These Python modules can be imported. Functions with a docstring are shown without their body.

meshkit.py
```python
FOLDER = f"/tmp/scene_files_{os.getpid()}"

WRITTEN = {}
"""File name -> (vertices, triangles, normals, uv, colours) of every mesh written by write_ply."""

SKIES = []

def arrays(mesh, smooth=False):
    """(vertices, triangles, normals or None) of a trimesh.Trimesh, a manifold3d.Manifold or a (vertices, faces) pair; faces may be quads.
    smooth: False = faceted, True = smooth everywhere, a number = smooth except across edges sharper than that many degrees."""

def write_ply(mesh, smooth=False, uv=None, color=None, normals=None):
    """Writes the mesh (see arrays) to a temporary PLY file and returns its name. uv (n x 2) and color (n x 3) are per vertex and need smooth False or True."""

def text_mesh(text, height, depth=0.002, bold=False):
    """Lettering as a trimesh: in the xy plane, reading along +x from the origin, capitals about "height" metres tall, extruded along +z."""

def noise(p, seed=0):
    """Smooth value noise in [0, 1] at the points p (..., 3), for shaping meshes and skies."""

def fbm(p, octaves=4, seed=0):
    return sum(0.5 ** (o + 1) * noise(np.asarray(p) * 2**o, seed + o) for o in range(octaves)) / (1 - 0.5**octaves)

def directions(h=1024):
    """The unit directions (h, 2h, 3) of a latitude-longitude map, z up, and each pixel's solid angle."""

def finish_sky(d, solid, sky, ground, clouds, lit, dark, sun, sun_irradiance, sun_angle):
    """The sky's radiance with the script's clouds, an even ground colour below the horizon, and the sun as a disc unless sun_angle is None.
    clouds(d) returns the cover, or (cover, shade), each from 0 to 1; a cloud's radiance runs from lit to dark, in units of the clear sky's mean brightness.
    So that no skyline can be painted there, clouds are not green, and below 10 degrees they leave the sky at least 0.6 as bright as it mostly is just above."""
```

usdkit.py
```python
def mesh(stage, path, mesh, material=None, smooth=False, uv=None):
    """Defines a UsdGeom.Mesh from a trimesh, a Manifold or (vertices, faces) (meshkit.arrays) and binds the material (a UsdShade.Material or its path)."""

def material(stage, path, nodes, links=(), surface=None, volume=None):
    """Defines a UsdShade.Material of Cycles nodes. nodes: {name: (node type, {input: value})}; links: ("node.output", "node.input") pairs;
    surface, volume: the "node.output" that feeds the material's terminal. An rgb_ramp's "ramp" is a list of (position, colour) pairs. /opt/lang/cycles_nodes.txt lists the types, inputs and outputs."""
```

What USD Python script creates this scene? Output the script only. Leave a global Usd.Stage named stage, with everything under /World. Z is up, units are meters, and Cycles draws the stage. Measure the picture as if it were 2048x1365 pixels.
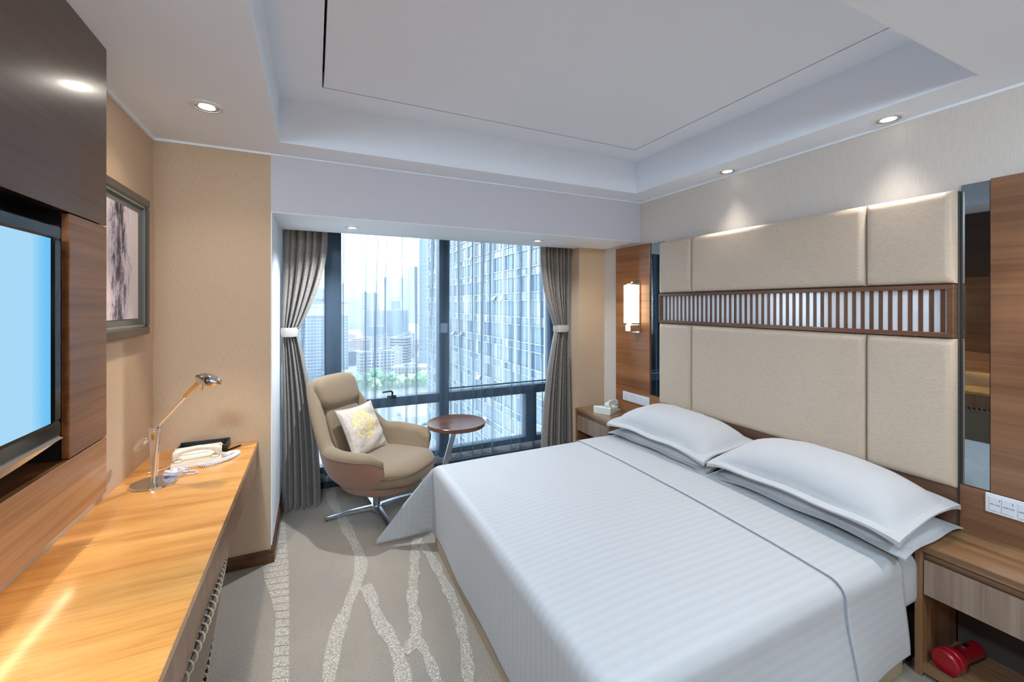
import math, random
import numpy as np, trimesh, manifold3d
import usdkit, meshkit
from pxr import Usd, UsdGeom, UsdLux, Gf, Sdf, UsdShade, Vt

stage = Usd.Stage.CreateInMemory()
UsdGeom.SetStageUpAxis(stage, UsdGeom.Tokens.z)
UsdGeom.SetStageMetersPerUnit(stage, 1.0)
UsdGeom.Xform.Define(stage, '/World')
UsdGeom.Scope.Define(stage, '/World/Looks')
PI = math.pi
rng = np.random.default_rng(7)
random.seed(7)

# ---------------- camera ----------------
cam = UsdGeom.Camera.Define(stage, '/World/camera')
cam.AddTranslateOp().Set(Gf.Vec3d(0, 0, 1.55))
cam.AddRotateXYZOp().Set(Gf.Vec3f(90, 0, -25.13))
cam.CreateHorizontalApertureAttr(36.0)
cam.CreateVerticalApertureAttr(36.0 * 1365 / 2048)
cam.CreateFocalLengthAttr(842.4 / 2048 * 36.0)
cam.CreateVerticalApertureOffsetAttr(-72.5 / 2048 * 36.0)
cam.CreateClippingRangeAttr(Gf.Vec2f(0.05, 20000))
cam.CreateExposureAttr(0.82)

# ---------------- daylight: an even bright overcast sky ----------------
sky = UsdLux.DomeLight.Define(stage, '/World/sky')
sky.CreateColorAttr(Gf.Vec3f(0.90, 0.95, 1.0))
sky.CreateIntensityAttr(1.35)

# ---------------- helpers ----------------
def L(r, g, b):
    c = np.array([r, g, b]) / 255.0
    return tuple(float(v) for v in np.where(c <= 0.04045, c / 12.92, ((c + 0.055) / 1.055) ** 2.4))
MATS = {}
def mat(name, nodes, links=(), surface='p.BSDF', volume=None):
    MATS[name] = usdkit.material(stage, '/World/Looks/' + name, nodes, links, surface=surface, volume=volume)
    return MATS[name]
def simple(name, col, rough=0.5, metal=0.0, **kw):
    return mat(name, {'p': ('principled_bsdf', {'base_color': L(*col), 'roughness': rough, 'metallic': metal, **kw})})
def textured(name, cols, scale, rough=0.6, detail=3.0, bump=0.0, bump_dist=0.002, lo=0.3, hi=0.7, **kw):
    """noise in object space stretched by scale=(sx,sy,sz), coloured by a ramp of sRGB colours"""
    n = len(cols)
    ramp = [(lo + (hi - lo) * i / (n - 1), L(*c)) for i, c in enumerate(cols)]
    nodes = {'g': ('geometry', {}), 'm': ('mapping', {'scale': scale}), 'n': ('noise_texture', {'scale': 1.0, 'detail': detail, 'roughness': 0.6}),
             'r': ('rgb_ramp', {'ramp': ramp}), 'p': ('principled_bsdf', {'roughness': rough, **kw})}
    links = [('g.position', 'm.vector'), ('m.vector', 'n.vector'), ('n.fac', 'r.fac'), ('r.color', 'p.base_color')]
    if bump:
        nodes['b'] = ('bump', {'strength': bump, 'distance': bump_dist})
        links += [('n.fac', 'b.height'), ('b.normal', 'p.normal')]
    return mat(name, nodes, links)
def wood(name, cols, axis, along=0.9, across=14.0, rough=0.35, coat=0.3, fine=160.0, **kw):
    s1 = [across] * 3; s1['xyz'.index(axis)] = along
    s2 = [fine] * 3; s2['xyz'.index(axis)] = along * 4
    n = len(cols)
    ramp = [(0.25 + 0.5 * i / (n - 1), L(*c)) for i, c in enumerate(cols)]
    nodes = {'g': ('geometry', {}), 'm': ('mapping', {'scale': tuple(s1)}), 'n': ('noise_texture', {'scale': 1.0, 'detail': 4.0, 'roughness': 0.55, 'distortion': 0.25}),
             'm2': ('mapping', {'scale': tuple(s2)}), 'n2': ('noise_texture', {'scale': 1.0, 'detail': 2.0}),
             'r': ('rgb_ramp', {'ramp': ramp}), 'r2': ('rgb_ramp', {'ramp': [(0.3, (0.78, 0.76, 0.74)), (0.6, (1, 1, 1))]}),
             'x': ('mix_color', {'blend_type': 'multiply', 'fac': 0.8}),
             'p': ('principled_bsdf', {'roughness': rough, 'coat_weight': coat, 'coat_roughness': 0.12, **kw})}
    links = [('g.position', 'm.vector'), ('m.vector', 'n.vector'), ('n.fac', 'r.fac'), ('g.position', 'm2.vector'), ('m2.vector', 'n2.vector'), ('n2.fac', 'r2.fac'),
             ('r.color', 'x.a'), ('r2.color', 'x.b'), ('x.result', 'p.base_color')]
    return mat(name, nodes, links)

USED = set()
def free(path):
    if path not in USED and not stage.GetPrimAtPath(path):
        USED.add(path); return path
    k = 1
    while f'{path}_{k:03d}' in USED or stage.GetPrimAtPath(f'{path}_{k:03d}'):
        k += 1
    p = f'{path}_{k:03d}'; USED.add(p); return p
def key(prim, **kw):
    for k, v in kw.items():
        if v: prim.SetCustomDataByKey(k, v)
    return prim
def path_of(parent):
    if parent is None: return '/World'
    return str(parent.GetPath()) if hasattr(parent, 'GetPath') else parent
def obj(name, mesh, m, parent=None, smooth=False, label=None, category=None, group=None, kind=None, uv=None):
    p = free(path_of(parent) + '/' + name)
    pr = usdkit.mesh(stage, p, mesh, MATS[m] if isinstance(m, str) else m, smooth=smooth, uv=uv).GetPrim()
    if parent is None and kind is None and not label: raise ValueError(name + ' needs a label')
    return key(pr, label=label, category=category, group=group, kind=kind)
def struct(name, mesh, m, smooth=False, label=None):
    return obj(name, mesh, m, None, smooth, label or None, None, None, 'structure')
def thing(name, label, category, loc=(0, 0, 0), rz=0.0, group=None, kind=None):
    x = UsdGeom.Xform.Define(stage, free('/World/' + name))
    x.AddTranslateOp().Set(Gf.Vec3d(*map(float, loc)))
    x.AddRotateZOp().Set(float(rz))
    return key(x.GetPrim(), label=label, category=category, group=group, kind=kind)
def copy_of(src, label, loc, rz=0.0, group=None):
    base = src.GetName()
    r = thing(base, label, src.GetCustomDataByKey('category'), loc, rz, group or src.GetCustomDataByKey('group'))
    r.GetReferences().AddInternalReference(src.GetPath()); r.SetInstanceable(True)
    return r

# ---------------- mesh tools (all return (vertices, faces)) ----------------
def T(mesh):
    return trimesh.Trimesh(np.asarray(mesh[0], float), np.asarray(mesh[1], int), process=False) if isinstance(mesh, tuple) else mesh
def cat(*ms):
    return trimesh.util.concatenate([T(m) for m in ms])
def box(x0, x1, y0, y1, z0, z1, b=0.0):
    if b <= 0:
        m = trimesh.creation.box([x1 - x0, y1 - y0, z1 - z0]); m.apply_translation([(x0 + x1) / 2, (y0 + y1) / 2, (z0 + z1) / 2]); return m
    pts = []
    for sx, x in ((1, x0), (-1, x1)):
        for sy, y in ((1, y0), (-1, y1)):
            for sz, z in ((1, z0), (-1, z1)):
                pts += [(x + sx * b, y + sy * b, z), (x + sx * b, y, z + sz * b), (x, y + sy * b, z + sz * b)]
    return T(man_arrays(manifold3d.Manifold.hull_points(np.array(pts, float))))
def man_arrays(m):
    k = m.to_mesh(); return (np.array(k.vert_properties[:, :3], float), np.array(k.tri_verts, int))
def hullpts(pts):
    return T(man_arrays(manifold3d.Manifold.hull_points(np.array(pts, float))))
def moved(m, t=(0, 0, 0), rz=0, ry=0, rx=0, s=None):
    m = T(m).copy()
    if s is not None: m.apply_scale(s)
    for a, ax in ((rx, [1, 0, 0]), (ry, [0, 1, 0]), (rz, [0, 0, 1])):
        if a: m.apply_transform(trimesh.transformations.rotation_matrix(a, ax))
    m.apply_translation(t); return m
def grid(P, closed_u=False, closed_v=False, flip=False):
    """P: (nu, nv, 3) points -> mesh"""
    nu, nv = P.shape[:2]
    I = np.arange(nu * nv).reshape(nu, nv)
    iu = np.arange(nu if closed_u else nu - 1); iv = np.arange(nv if closed_v else nv - 1)
    a = I[iu][:, iv]; b = I[(iu + 1) % nu][:, iv]; c = I[(iu + 1) % nu][:, (iv + 1) % nv]; d = I[iu][:, (iv + 1) % nv]
    f = np.concatenate([np.stack([a, b, c], -1).reshape(-1, 3), np.stack([a, c, d], -1).reshape(-1, 3)])
    if flip: f = f[:, ::-1]
    return trimesh.Trimesh(P.reshape(-1, 3), f, process=False)
def lathe(prof, n=48, center=(0, 0, 0), a0=0, a1=2 * PI):
    prof = np.array(prof, float); th = np.linspace(a0, a1, n, endpoint=(a1 - a0 < 2 * PI - 1e-6))
    P = np.stack([prof[None, :, 0] * np.cos(th)[:, None], prof[None, :, 0] * np.sin(th)[:, None], np.broadcast_to(prof[None, :, 1], (n, len(prof)))], -1) + np.array(center)
    return grid(P, closed_u=(a1 - a0 > 2 * PI - 1e-6))
def disc(r, z0, z1, n=48, b=0.0, c=(0, 0)):
    b = min(b, (z1 - z0) / 2.01)
    prof = [(0, z0), (r - b, z0), (r, z0 + b), (r, z1 - b), (r - b, z1), (0, z1)] if b else [(0, z0), (r, z0), (r, z1), (0, z1)]
    return lathe(prof, n, (c[0], c[1], 0))
def tube(pts, r, n=10, caps=True):
    p = np.array(pts, float); r = np.broadcast_to(np.asarray(r, float), (len(p),))
    t = np.gradient(p, axis=0); t /= np.linalg.norm(t, axis=1, keepdims=True) + 1e-12
    a = np.zeros_like(p); ref = np.array([0, 0, 1.0]) if abs(t[0, 2]) < 0.9 else np.array([1.0, 0, 0])
    u = np.cross(t[0], ref); u /= np.linalg.norm(u)
    for i in range(len(p)):
        u = u - t[i] * (u @ t[i]); u /= np.linalg.norm(u) + 1e-12; a[i] = u
    b = np.cross(t, a); th = np.arange(n) * 2 * PI / n
    P = p[:, None] + r[:, None, None] * (np.cos(th)[None, :, None] * a[:, None] + np.sin(th)[None, :, None] * b[:, None])
    if caps:
        P = np.concatenate([np.repeat(p[:1, None], n, 1), P, np.repeat(p[-1:, None], n, 1)])
    return grid(P, closed_v=True, flip=True)
def spline(pts, n):
    from scipy.interpolate import CubicSpline
    p = np.array(pts, float); d = np.r_[0, np.cumsum(np.linalg.norm(np.diff(p, axis=0), axis=1))]
    return CubicSpline(d, p)(np.linspace(0, d[-1], n))
def smoothstep(a, b, x):
    t = np.clip((np.asarray(x, float) - a) / (b - a), 0, 1); return t * t * (3 - 2 * t)
def shell(P, th, closed_v=False):
    """a cloth: grid of points given a thickness along its normals, with closed rims"""
    du = np.gradient(P, axis=0); dv = np.gradient(P, axis=1); n = np.cross(du, dv); n /= np.linalg.norm(n, axis=2, keepdims=True) + 1e-12
    Q = P - n * th
    nu, nv = P.shape[:2]
    ring = np.concatenate([P, Q[::-1]], axis=0)
    m1 = grid(ring, closed_u=True)
    e0 = grid(np.stack([P[:, 0], Q[:, 0]], 1)); e1 = grid(np.stack([P[:, -1], Q[:, -1]], 1), flip=True)
    return cat(m1, e0, e1)
def padded(w, h, d, roll, nx=26, ny=26, back=True):
    """upholstered panel in the xy plane (0..w, 0..h), front bulging to +z by d with rolled edges"""
    def samp(L_, n):
        k = np.linspace(0, 1, 9); e = roll * (1 - np.cos(k * PI / 2))
        return np.unique(np.round(np.r_[e, np.linspace(roll, L_ - roll, n), L_ - e], 6))
    X, Y = np.meshgrid(samp(w, nx), samp(h, ny), indexing='ij')
    ex = np.clip(np.minimum(X, w - X) / roll, 0, 1); ey = np.clip(np.minimum(Y, h - Y) / roll, 0, 1)
    f = lambda e: np.sqrt(np.clip(1 - (1 - e) ** 2, 0, 1))
    Z = d * (0.35 + 0.65 * f(ex) * f(ey))
    bulge = 0.12 * d * np.sin(PI * X / w) * np.sin(PI * Y / h)
    front = np.stack([X, Y, Z + bulge], -1)
    fr = grid(front)
    per = np.concatenate([front[:, 0], front[-1, 1:], front[::-1, -1][1:], front[0, ::-1][1:]])
    base = per * [1, 1, 0]
    return cat(fr, grid(np.stack([base, per], 1), flip=False))

# ---------------- room dimensions ----------------
XL, XR, YN, ZS, ZB, ZT = -0.80, 2.638, 2.92, 2.462, 2.108, 2.715
XP, YW, YB, YE = -0.238, 3.93, -1.7, 4.12
PXR, PYR = 2.335, 3.44
YP, ZW = 3.530, 2.40

# ---------------- materials of the room ----------------
simple('ceiling_paint', (234, 241, 252), 0.75)
simple('white_paint', (236, 242, 248), 0.55)
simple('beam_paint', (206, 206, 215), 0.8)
simple('groove_dark', (40, 45, 55), 0.8)
textured('wallpaper', [(186, 160, 133), (197, 171, 144), (204, 179, 152)], (700, 700, 24), 0.75, detail=2.0, bump=0.25, bump_dist=0.0008)
textured('wallpaper_right', [(204, 196, 188), (212, 204, 196), (217, 209, 202)], (700, 700, 24), 0.75, detail=2.0, bump=0.25, bump_dist=0.0008)
wood('wood_base', [(70, 42, 24), (92, 58, 34), (108, 70, 42)], 'y', rough=0.4)
# carpet: speckled pile
mat('carpet', {'g': ('geometry', {}), 'n': ('noise_texture', {'scale': 260.0, 'detail': 3.0, 'roughness': 0.7}), 'n2': ('noise_texture', {'scale': 2.2, 'detail': 3.0}),
               'r': ('rgb_ramp', {'ramp': [(0.34, L(102, 93, 83)), (0.5, L(144, 134, 122)), (0.66, L(178, 169, 157))]}),
               'r2': ('rgb_ramp', {'ramp': [(0.3, (0.86, 0.86, 0.88)), (0.7, (1.04, 1.02, 0.98))]}), 'x': ('mix_color', {'blend_type': 'multiply', 'fac': 1.0}),
               'b': ('bump', {'strength': 0.7, 'distance': 0.004}), 'p': ('principled_bsdf', {'roughness': 0.95, 'sheen_weight': 0.2})},
    [('g.position', 'n.vector'), ('g.position', 'n2.vector'), ('n.fac', 'r.fac'), ('n2.fac', 'r2.fac'), ('r.color', 'x.a'), ('r2.color', 'x.b'), ('x.result', 'p.base_color'), ('n.fac', 'b.height'), ('b.normal', 'p.normal')])
mat('carpet_stripe', {'g': ('geometry', {}), 'n': ('noise_texture', {'scale': 190.0, 'detail': 2.0, 'roughness': 0.7}),
               'r': ('rgb_ramp', {'ramp': [(0.40, L(134, 124, 112)), (0.52, L(166, 158, 147)), (0.66, L(206, 200, 190))]}),
               'b': ('bump', {'strength': 0.7, 'distance': 0.004}), 'p': ('principled_bsdf', {'roughness': 0.95, 'sheen_weight': 0.2})},
    [('g.position', 'n.vector'), ('n.fac', 'r.fac'), ('r.color', 'p.base_color'), ('n.fac', 'b.height'), ('b.normal', 'p.normal')])

# ---------------- floor, walls, ceiling ----------------
floor = struct('floor', box(XL - 0.12, XR + 0.12, YB - 0.12, 3.89, -0.1, 0.0), 'carpet')
struct('wall_left', box(XL - 0.12, XL, YB - 0.12, YE, 0, 2.85), 'wallpaper')
struct('wall_far', box(XL, XP, YN, YE, 0, 2.85), 'wallpaper')
struct('wall_right', box(XR, XR + 0.12, YB - 0.12, YE, 0, 2.85), 'wallpaper_right')
struct('wall_pier', box(PXR, XR, PYR, YE, 0, 2.85), 'wallpaper')
struct('wall_near', box(XL - 0.12, XR + 0.12, YB - 0.12, YB, 0, 2.85), 'wallpaper')
struct('trim_1', cat(box(XP, XP + 0.006, YN - 0.004, YP, 0.1, ZB), box(XP, XP + 0.006, YP + 0.002, YW, 0.1, ZW)), 'white_paint')           # painted reveal of the window bay
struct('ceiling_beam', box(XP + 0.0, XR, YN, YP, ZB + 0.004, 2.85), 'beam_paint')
struct('ceiling_pocket', box(XP, XR, YP, YE, ZW, 2.85), 'white_paint')
struct('trim_2', box(XP, XR, YN - 0.002, YP + 0.002, ZB, ZB + 0.004), 'white_paint')            # soffit of the window bay
tx0, tx1, ty0, ty1 = -0.18, 2.387, 0.727, 2.69
gx0, gx1, gy0, gy1, gw = 0.046, 2.180, 0.800, 2.467, 0.010
ceil = struct('ceiling', cat(box(XL, tx0, YB, YN, ZS, 2.85), box(tx1, XR, YB, YN, ZS, 2.85), box(tx0, tx1, ty1, YN, ZS, 2.85), box(tx0, tx1, YB, ty0, ZS, 2.85),
                             box(tx0, gx0 - gw, ty0, ty1, ZT, 2.85), box(gx1 + gw, tx1, ty0, ty1, ZT, 2.85), box(gx0 - gw, gx1 + gw, gy1 + gw, ty1, ZT, 2.85), box(gx0 - gw, gx1 + gw, ty0, gy0 - gw, ZT, 2.85)), 'ceiling_paint')
obj('ceiling_panel', box(gx0, gx1, gy0, gy1, ZT, 2.80), 'ceiling_paint', ceil)
obj('shadow_groove', box(gx0 - gw, gx1 + gw, gy0 - gw, gy1 + gw, 2.80, 2.82), 'groove_dark', ceil)
tw = 0.012
struct('trim_3', box(XL, XL + tw, YB, YN, ZS - tw, ZS), 'white_paint')
struct('trim_4', box(XL + tw, XP, YN - tw, YN, ZS - tw, ZS), 'white_paint')
struct('trim_5', box(XP, XR - tw, YN - tw * 0.6, YN, ZS - tw * 0.6, ZS), 'white_paint')
struct('trim_6', box(XR - tw, XR, YB, YN, ZS - tw, ZS), 'white_paint')
bb = cat(box(XL, XP + 0.014, YN - 0.014, YN, 0, 0.075), box(XL, XP + 0.02, YN - 0.02, YN, 0.0, 0.052, 0.002))
struct('baseboard_far', bb, 'wood_base')
struct('baseboard_left', cat(box(XP, XP + 0.014, YN, YW, 0, 0.075), box(XP, XP + 0.02, YN, YW, 0, 0.052, 0.002)), 'wood_base')

# carpet pattern: light speckled ribbons woven into the pile
RH = [0.0012]
def ribbon(name, pts, width, par=floor):
    RH[0] += 0.0004
    c = spline(pts, 40); d = np.gradient(c, axis=0); d /= np.linalg.norm(d, axis=1, keepdims=True)
    n = np.stack([-d[:, 1], d[:, 0]], 1)
    s = np.arange(40) * 0.9
    w = width / 2 * (1 + 0.18 * np.sin(s) + 0.1 * np.sin(2.3 * s + 1))
    a = np.c_[c + n * w[:, None], np.full(40, RH[0])]; b = np.c_[c - n * w[:, None], np.full(40, RH[0])]
    low = lambda q: q * [1, 1, 0]
    obj(name, cat(grid(np.stack([b, a], 1)), grid(np.stack([a, low(a)], 1)), grid(np.stack([low(b), b], 1))), 'carpet_stripe', par)

# woven ribbons (floor coordinates, metres)
ribbon('carpet_ribbon', [(0.123, 3.80), (0.123, 3.64), (0.146, 3.493), (0.186, 3.259), (0.212, 3.056), (0.245, 2.846), (0.248, 2.62), (0.218, 2.501), (0.163, 2.347), (0.12, 2.222), (0.089, 2.117), (0.067, 1.994), (0.052, 1.886), (0.04, 1.5), (0.08, 0.9)], 0.062)
ribbon('carpet_ribbon', [(0.252, 2.45), (0.274, 2.295), (0.292, 2.12), (0.322, 1.998), (0.334, 1.886), (0.335, 1.753), (0.36, 1.4), (0.3, 0.8)], 0.058)
ribbon('carpet_ribbon', [(0.62, 2.80), (0.563, 2.614), (0.502, 2.368), (0.463, 2.207), (0.436, 2.001), (0.40, 1.93), (0.36, 1.90)], 0.055)
ribbon('carpet_ribbon', [(0.425, 1.96), (0.447, 1.866), (0.455, 1.737), (0.46, 1.5), (0.42, 1.1)], 0.042)
ribbon('carpet_ribbon', [(0.60, 2.75), (0.636, 2.635), (0.652, 2.384), (0.655, 2.114), (0.634, 1.906), (0.603, 1.743), (0.575, 1.641), (0.54, 1.4)], 0.05)
lx = [(3.70, -0.262), (3.478, -0.264), (3.069, -0.258), (2.879, -0.28), (2.744, -0.262), (2.542, -0.209), (2.371, -0.173), (2.198, -0.165), (1.985, -0.16), (1.2, -0.14)]
rx = [(3.70, -0.217), (3.217, -0.173), (2.839, -0.14), (2.501, -0.121), (2.17, -0.105), (1.955, -0.096), (1.2, -0.08)]
ys = np.arange(1.3, 3.68, 0.062)
for y0 in ys:
    y1 = y0 + 0.056
    fl = lambda y: max(float(np.interp(y, [a for a, _ in lx][::-1], [b for _, b in lx][::-1])), -0.212 if y > 2.90 else -9)
    fr = lambda y: float(np.interp(y, [a for a, _ in rx][::-1], [b for _, b in rx][::-1]))
    a, b, c, d = fl(y0), fr(y0), fr(y1), fl(y1)
    if b - a < 0.012: continue
    sk = 0.018
    q = np.array([[a, y0 + sk, 0], [b, y0, 0], [c, y1, 0], [d, y1 + sk, 0]]); top = q + [0, 0, 0.0015]
    obj('carpet_block', T((np.vstack([q, top]), [[4, 5, 6], [4, 6, 7], [0, 1, 5], [0, 5, 4], [1, 2, 6], [1, 6, 5], [2, 3, 7], [2, 7, 6], [3, 0, 4], [3, 4, 7]])), 'carpet_stripe', floor)

# ---------------- ceiling lamps ----------------
simple('lamp_ring', (225, 225, 226), 0.3)
simple('lamp_can', (190, 190, 192), 0.25, 0.9)
WARM, COOL, DAY = (1.0, 0.82, 0.62), (1.0, 0.95, 0.90), (0.86, 0.93, 1.0)
def emit(name, col, s):
    return mat(name, {'p': ('emission', {'color': col, 'strength': s})}, surface='p.emission')
emit('bulb', (1.0, 0.93, 0.82), 40.0)
emit('bulb_soft', (1.0, 0.95, 0.88), 2.2)
def downlight(x, y, z, power, col, label, group, cone=None, r=0.045, tilt=0.0, spill=0):
    t = thing('downlight', label, 'ceiling light', (x, y, z), 0, group)
    obj('ring', lathe([(r + 0.004, 0.0), (r + 0.004, -0.005), (r + 0.016, -0.006), (r + 0.024, -0.002), (r + 0.024, 0.0)], 40), 'lamp_ring', t, 40)
    obj('gimbal', lathe([(r - 0.012, 0.0), (r - 0.012, -0.003), (r, -0.004), (r + 0.002, 0.0)], 40), 'lamp_can', t, 40)
    obj('bulb', disc(r - 0.014, -0.0045, -0.0005, 32, 0.002), 'bulb' if x < 0 else 'bulb_soft', t, 40)
    for nm, c_, p_, so in ([('lamp', cone, power, 0.9)] if not spill else [('lamp', cone, power, 0.35), ('lamp_spill', 64, spill, 0.9)]):
        li = UsdLux.SphereLight.Define(stage, str(t.GetPath()) + '/' + nm)
        li.AddTranslateOp().Set(Gf.Vec3d(0, 0, -0.008))
        if tilt: li.AddRotateYOp().Set(tilt)
        li.CreateRadiusAttr(r * 0.7); li.CreateIntensityAttr(p_); li.CreateColorAttr(Gf.Vec3f(*col))
        sh = UsdLux.ShapingAPI.Apply(li.GetPrim()); sh.CreateShapingConeAngleAttr(c_); sh.CreateShapingConeSoftnessAttr(so)
    return t
PW = 900.0
downlight(-0.448, 2.351, ZS, PW * 0.95, WARM, 'round recessed spot in the ceiling above the writing desk', None, 25, spill=PW * 0.22)
downlight(-0.448, 0.75, ZS, PW * 1.0, WARM, 'round recessed spot in the ceiling above the television', None, 25, spill=PW * 0.22)
downlight(2.55, 1.978, ZS, PW * 0.7, COOL, 'small recessed spot over the middle of the headboard', None, 42, tilt=20)
downlight(2.55, 1.087, ZS, PW * 0.7, COOL, 'small recessed spot over the headboard end nearest the camera', None, 42, tilt=20)
downlight(2.55, 0.10, ZS, PW * 0.7, COOL, 'small recessed spot over the near bedside table', None, 42, tilt=20)
downlight(0.249, 3.246, ZB, PW * 4.0, DAY, 'small recessed spot in the window bay soffit above the armchair', None, 70, 0.032)
downlight(1.759, 3.227, ZB, PW * 1.2, DAY, 'small recessed spot in the window bay soffit near the right curtain', None, 70, 0.032)
for x, y, w_, e_ in ((-0.44, 0.05, 'desk', 92.0), (1.50, -0.75, 'bed', 54.0)):  # unseen lamps added as cool fill for walls, beam and ceiling
    emit('fill_glow_' + w_, (0.66, 0.85, 1.0), e_)
    t = thing('added_fill_lamp', 'added unseen round opal ceiling lamp in the room entrance on the ' + w_ + ' side', 'fill lamp', (x, y, ZS))
    obj('base', disc(0.20, -0.02, 0.0, 48, 0.004), 'lamp_ring', t, 40)
    obj('fill_shade', lathe([(0.185, -0.02), (0.185, -0.055), (0.165, -0.085), (0.11, -0.105), (0, -0.112)], 48), 'fill_glow_' + w_, t, 50)

# ---------------- wall panel around the television ----------------
wood('wood_panel', [(52, 32, 22), (72, 46, 32), (84, 54, 38)], 'y', along=0.7, across=36, rough=0.3, coat=0.35)
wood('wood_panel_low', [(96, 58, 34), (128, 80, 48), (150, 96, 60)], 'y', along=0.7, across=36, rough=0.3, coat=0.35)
wood('wood_panel_lit', [(150, 96, 54), (184, 124, 74), (202, 142, 90)], 'y', along=0.7, across=36, rough=0.3, coat=0.35)  # downlight glow on the lower board painted in as a lighter veneer colour
wood('wood_desk', [(164, 104, 48), (204, 146, 77), (220, 166, 98)], 'x', along=1.3, across=11, rough=0.26, coat=0.4)
wood('wood_apron', [(112, 76, 54), (138, 98, 72), (150, 110, 82)], 'z', along=2.0, across=30, rough=0.4, coat=0.2)
simple('black_gloss', (6, 7, 9), 0.12, specular_ior_level=0.3)
simple('black_matt', (14, 12, 12), 0.5)
simple('silver', (200, 202, 206), 0.2, 1.0)
simple('chrome', (225, 226, 230), 0.06, 1.0)
xf, ye, yb = -0.672, 1.977, -0.7
pan = thing('television_wall_panel', 'dark wood veneer wall panel with a recess for the television', 'wall panel', (0, 0, 0))
obj('header', box(xf - 0.02, xf, yb, ye, 1.831, ZS, 0.0015), 'wood_panel', pan)
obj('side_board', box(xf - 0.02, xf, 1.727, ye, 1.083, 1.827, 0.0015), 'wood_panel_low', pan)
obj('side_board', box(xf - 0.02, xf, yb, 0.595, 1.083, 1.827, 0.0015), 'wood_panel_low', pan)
obj('lower_board', box(xf - 0.02, xf, yb, ye, 0.883, 1.079, 0.0015), 'wood_panel_lit', pan)
obj('end_board', cat(box(XL, xf - 0.0205, ye - 0.018, ye, 0.905, ZS), box(XL, xf - 0.0205, yb, yb + 0.018, 0.905, ZS)), 'wood_panel', pan)
obj('recess_lining', cat(box(-0.785, xf - 0.021, 1.727, 1.745, 1.083, 1.83), box(-0.785, xf - 0.021, 0.577, 0.595, 1.083, 1.83), box(-0.80, -0.785, 0.577, 1.745, 1.06, 1.85), box(-0.785, xf - 0.021, 0.577, 1.745, 1.831, 1.849)), 'black_matt', pan)
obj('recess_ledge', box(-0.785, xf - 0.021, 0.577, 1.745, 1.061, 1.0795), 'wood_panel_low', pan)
emit('led_warm', (1.0, 0.78, 0.50), 6.0)
obj('light_strip', box(-0.765, -0.745, yb + 0.05, ye - 0.03, 0.906, 0.914), 'led_warm', pan)
obj('mount_rail', box(-0.80, -0.74, yb + 0.02, ye - 0.02, 0.914, 0.955), 'black_matt', pan)

# ---------------- television ----------------
tv = thing('television', 'wall-mounted flat television with a glowing plain blue screen', 'television', (0, 0, 0))
ty0_, ty1_, tz0, tz1 = 0.67, 1.652, 1.172, 1.776
def frame_yz(x0, x1, y0, y1, z0, z1, w, wb=None, b=0.003):
    wb = wb or w
    return cat(box(x0, x1, y0, y1, z1 - w, z1, b), box(x0, x1, y0, y1, z0, z0 + wb, b), box(x0, x1, y0, y0 + w, z0 + wb, z1 - w, b), box(x0, x1, y1 - w, y1, z0 + wb, z1 - w, b))
obj('bezel', frame_yz(-0.712, -0.660, ty0_, ty1_, tz0, tz1, 0.040, 0.046, 0.006), 'black_gloss', tv)
obj('back_case', box(-0.745, -0.706, ty0_ + 0.06, ty1_ - 0.06, tz0 + 0.05, tz1 - 0.05, 0.01), 'black_matt', tv)
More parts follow.
